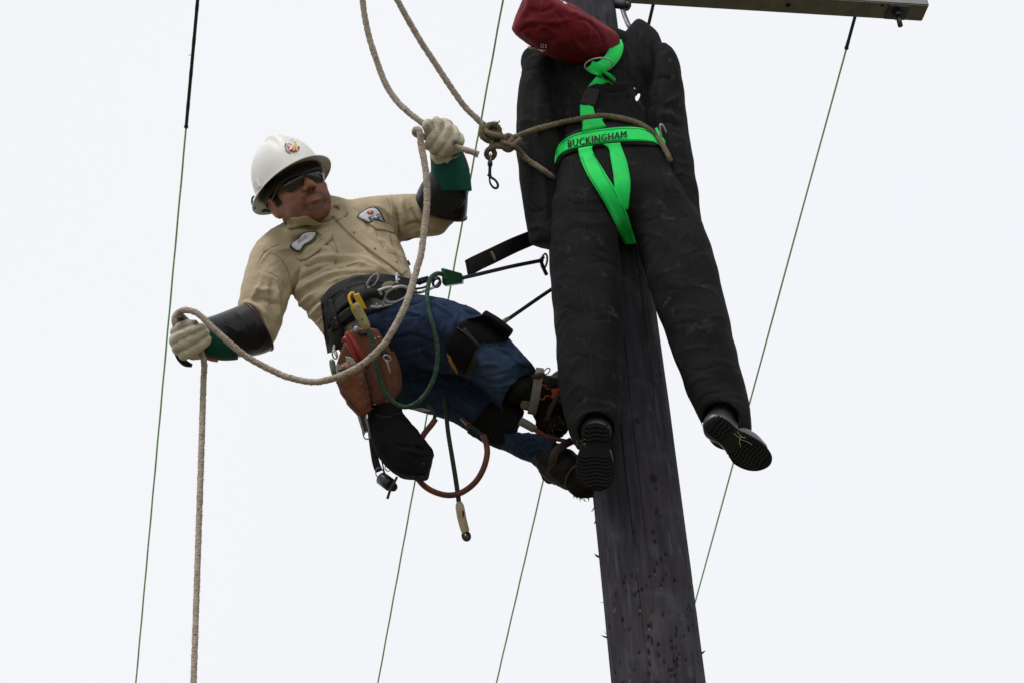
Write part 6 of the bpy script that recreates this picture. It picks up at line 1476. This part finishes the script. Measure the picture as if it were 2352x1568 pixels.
# 2: slack from the raised hand, down across the body, over the lower hand and on to the ground
rb = thing('slack_rope', 'slack rope looping from the raised glove across the pouch and over the lower glove', 'rope', W(arr(718, 876, -310)))
gz = S(W(arr(440, 1568, -210)))
base = W(arr(467, 890, -212)); 
tail = []
for k_, hgt in enumerate((.25, .5, .8, 1.3, 2.2)):
    q = S(base + np.array([0, 0, -hgt])); q[0] += (0, -.5, -1, -2, -3)[k_]; tail.append(q)
rope('rope_line', rb, [(992, 322, -84), (970, 313, -84), (954, 307, -92), (956, 298, -106), (964, 303, -116), (967, 332, -124), (974, 369, -140), (979, 404, -158), (981, 450, -178), (979, 490, -196), (974, 529, -212), (968, 580, -236), (958, 617, -256), (946, 657, -282), (935, 692, -306), (918, 730, -322), (898, 765, -336), (880, 792, -342), (838, 832, -346), (800, 854, -344), (763, 869, -336), (718, 876.5, -324), (663, 866, -306), (625, 850, -292), (588, 831, -280), (560, 814, -272), (528, 788, -264), (491, 755, -254), (462, 727, -240), (447, 717, -230), (427, 712.5, -218), (412, 716.5, -210), (402, 728, -212), (402, 744, -216), (412, 766, -214), (436, 790, -208), (456, 806, -208), (466, 818, -210), (469, 841, -211), (467, 890, -212)] + [tuple(t_) for t_ in tail],
     [7.6] * 21 + [7.3] * 6 + [7.0] * 8 + [7.0] * (10), M['rope'], seed=31)
# 3: line from above to the knot, round the dummy
rc = thing('rescue_rope', 'taut rope running from the top to the knots and round the dummy waist', 'rope', W(arr(1130, 320, 60)))
rope('rope_line', rc, [(730, -390, 200), (788, -240, 168), (838, -130, 150), (878, -60, 138), (912, 0, 128), (934, 40, 120), (967, 97, 110), (1000, 147, 100), (1032, 196, 90), (1066, 244, 82), (1092, 270, 76), (1110, 288, 72), (1120, 300, 68)], 6.8, M['rope'], seed=41, frac=.03)
dz = lambda x, y, o=9: dskin.z(x, y, zd(y, -70)) - o
def on(P, o=9):
    z = fill(np.array([np.nan if (q := dskin.z(x, y)) is None else q for x, y in P])) - o
    for _ in range(3): z = np.convolve(np.pad(z, 1, 'edge'), [.25, .5, .25], 'valid')
    return z
Q = catmull(np.array([(1200, 308), (1240, 295), (1300, 280), (1350, 270), (1385, 266.5), (1430, 273), (1475, 288), (1508, 314), (1528, 345), (1540, 372), (1543, 392)], float), step=6)
zq = np.minimum(on(Q, 13), 400); zq[-5:] += np.array([4, 14, 30, 55, 80])
full = [(1152, 322, 62), (1170, 322, 62), (1182, 316, 60)] + [(*p, z_) for p, z_ in zip(Q, zq)]
k0 = full[3:7]
full = [(1150, 330, 60), (1168, 322, 56), (1184, 315, 58)] + [(*p, z_) for p, z_ in zip(Q[2:], np.minimum(zq[2:], np.linspace(58, 58, len(zq) - 2) + (np.arange(len(zq) - 2) > 3) * 400))]
rope('rope_round_dummy', rc, full, 6.2, M['rope_dark'], seed=51, frac=.01)
Q2 = catmull(np.array([(1184, 334), (1196, 350), (1210, 366), (1240, 386), (1264, 404), (1276, 414)], float), step=6)
z2_ = on(Q2, 9); z2_ = np.minimum(z2_, 110); z2_[:5] = np.linspace(54, z2_[5], 6)[:5]; z2_[-3:] += (10, 34, 60)
rope('rope_round_dummy', rc, [(*p, q) for p, q in zip(Q2, z2_)], 6.4, M['rope_dark'], seed=61, frac=.01)
kn = lambda P, s_, r=7.0: rope('knot_strand', rc, P, r, M['rope_dark'], seed=s_, frac=.01, hairs=.5)
kn([(1112, 290, 60), (1106, 298, 50), (1107, 311, 46), (1118, 322, 50), (1134, 324, 58), (1146, 316, 66), (1146, 302, 72), (1136, 292, 74), (1122, 290, 66), (1114, 296, 54), (1120, 306, 44), (1136, 311, 42), (1150, 314, 46), (1160, 320, 52)], 71)
kn([(1148, 300, 66), (1138, 288, 60), (1126, 287, 54), (1116, 294, 52), (1112, 306, 56), (1122, 318, 62), (1130, 328, 60), (1129, 338, 54), (1125, 344, 50)], 72, 6.4)
kn([(1129, 322, 50), (1131, 334, 50), (1133, 344, 52), (1136, 354, 56), (1131, 363, 58), (1122, 363, 56), (1117, 355, 52), (1120, 346, 48), (1129, 340, 46), (1140, 336, 46), (1150, 330, 48)], 73, 5.8)
kn([(1136, 334, 46), (1148, 337, 44), (1160, 334, 46), (1172, 326, 48), (1176, 318, 54), (1168, 312, 58), (1158, 317, 54), (1154, 328, 46), (1158, 340, 44), (1168, 345, 48), (1178, 340, 52), (1188, 332, 52)], 74, 6.2)
kn([(1150, 326, 44), (1162, 330, 40), (1176, 334, 42), (1186, 328, 46), (1196, 318, 52)], 75, 5.8)
kn([(1158, 342, 46), (1170, 338, 42), (1182, 336, 44), (1188, 344, 50)], 76, 5.6)
kn([(1112, 296, 58), (1122, 302, 62), (1134, 304, 64), (1146, 308, 62), (1154, 316, 56)], 78, 7.6)
kn([(1116, 312, 56), (1128, 302, 66), (1140, 296, 68), (1148, 296, 66)], 79, 6.5)
mk('knot_tail', *tube([(1132, 287, 56), (1140, 283, 54), (1146, 281, 52), (1148, 276, 52)], [3, 2.2, 1.6, .7], 6, 2), M['rope_dark'], rc)
mk('knot_whipping', *tube([(1108, 292, 62), (1112, 285, 64), (1114, 281, 66)], [5, 3.6, 2], 7, 2), mat('green_whipping', (.03, .13, .10), (.02, .09, .07), 30, .8), rc)
mk('rope_fuzz', *fuzz([(1104, 300, 50), (1120, 288, 56), (1140, 290, 60), (1150, 305, 60)], 9, 60, 3, 9, 77, .35), M['rope_dark'], rc, kind='stuff', smooth=False)
# snap hook hanging from the knot
sh = thing('snap_hook', 'small dark snap hook hanging open under the knot', 'snap hook', W(arr(1128, 380, 48)))
mk('swivel', *tube([(1126.5, 353, 48), (1127, 364, 46), (1126, 371, 46)], 1.6, 7, 2), M['steel'], sh)
mk('swivel_barrel', *tube([(1125.5, 369, 46), (1125.5, 374, 46), (1125.5, 380, 46), (1125.5, 383, 46)], [4.6, 6, 6, 4.6], 12, 2, spline=False), M['steel_dark'], sh)
mk('hook_shank', *tube([(1125.5, 381, 46), (1125, 392, 46), (1125, 402, 46), (1128, 408, 46), (1137, 414, 46), (1143, 423, 46), (1143, 430, 46), (1138, 433, 46), (1131, 429, 46), (1126, 421, 46), (1124.5, 414, 46)], [4, 3.6, 4, 3.2, 2.8, 3, 3, 3, 2.6, 2.4, 2.2], 10, 1.6), M['steel_dark'], sh)
mk('thumb_gate', *tube([(1124.5, 414, 46), (1124, 406, 46), (1121, 403, 46), (1120, 401, 46)], 2.2, 8, 1.6), M['steel_dark'], sh)
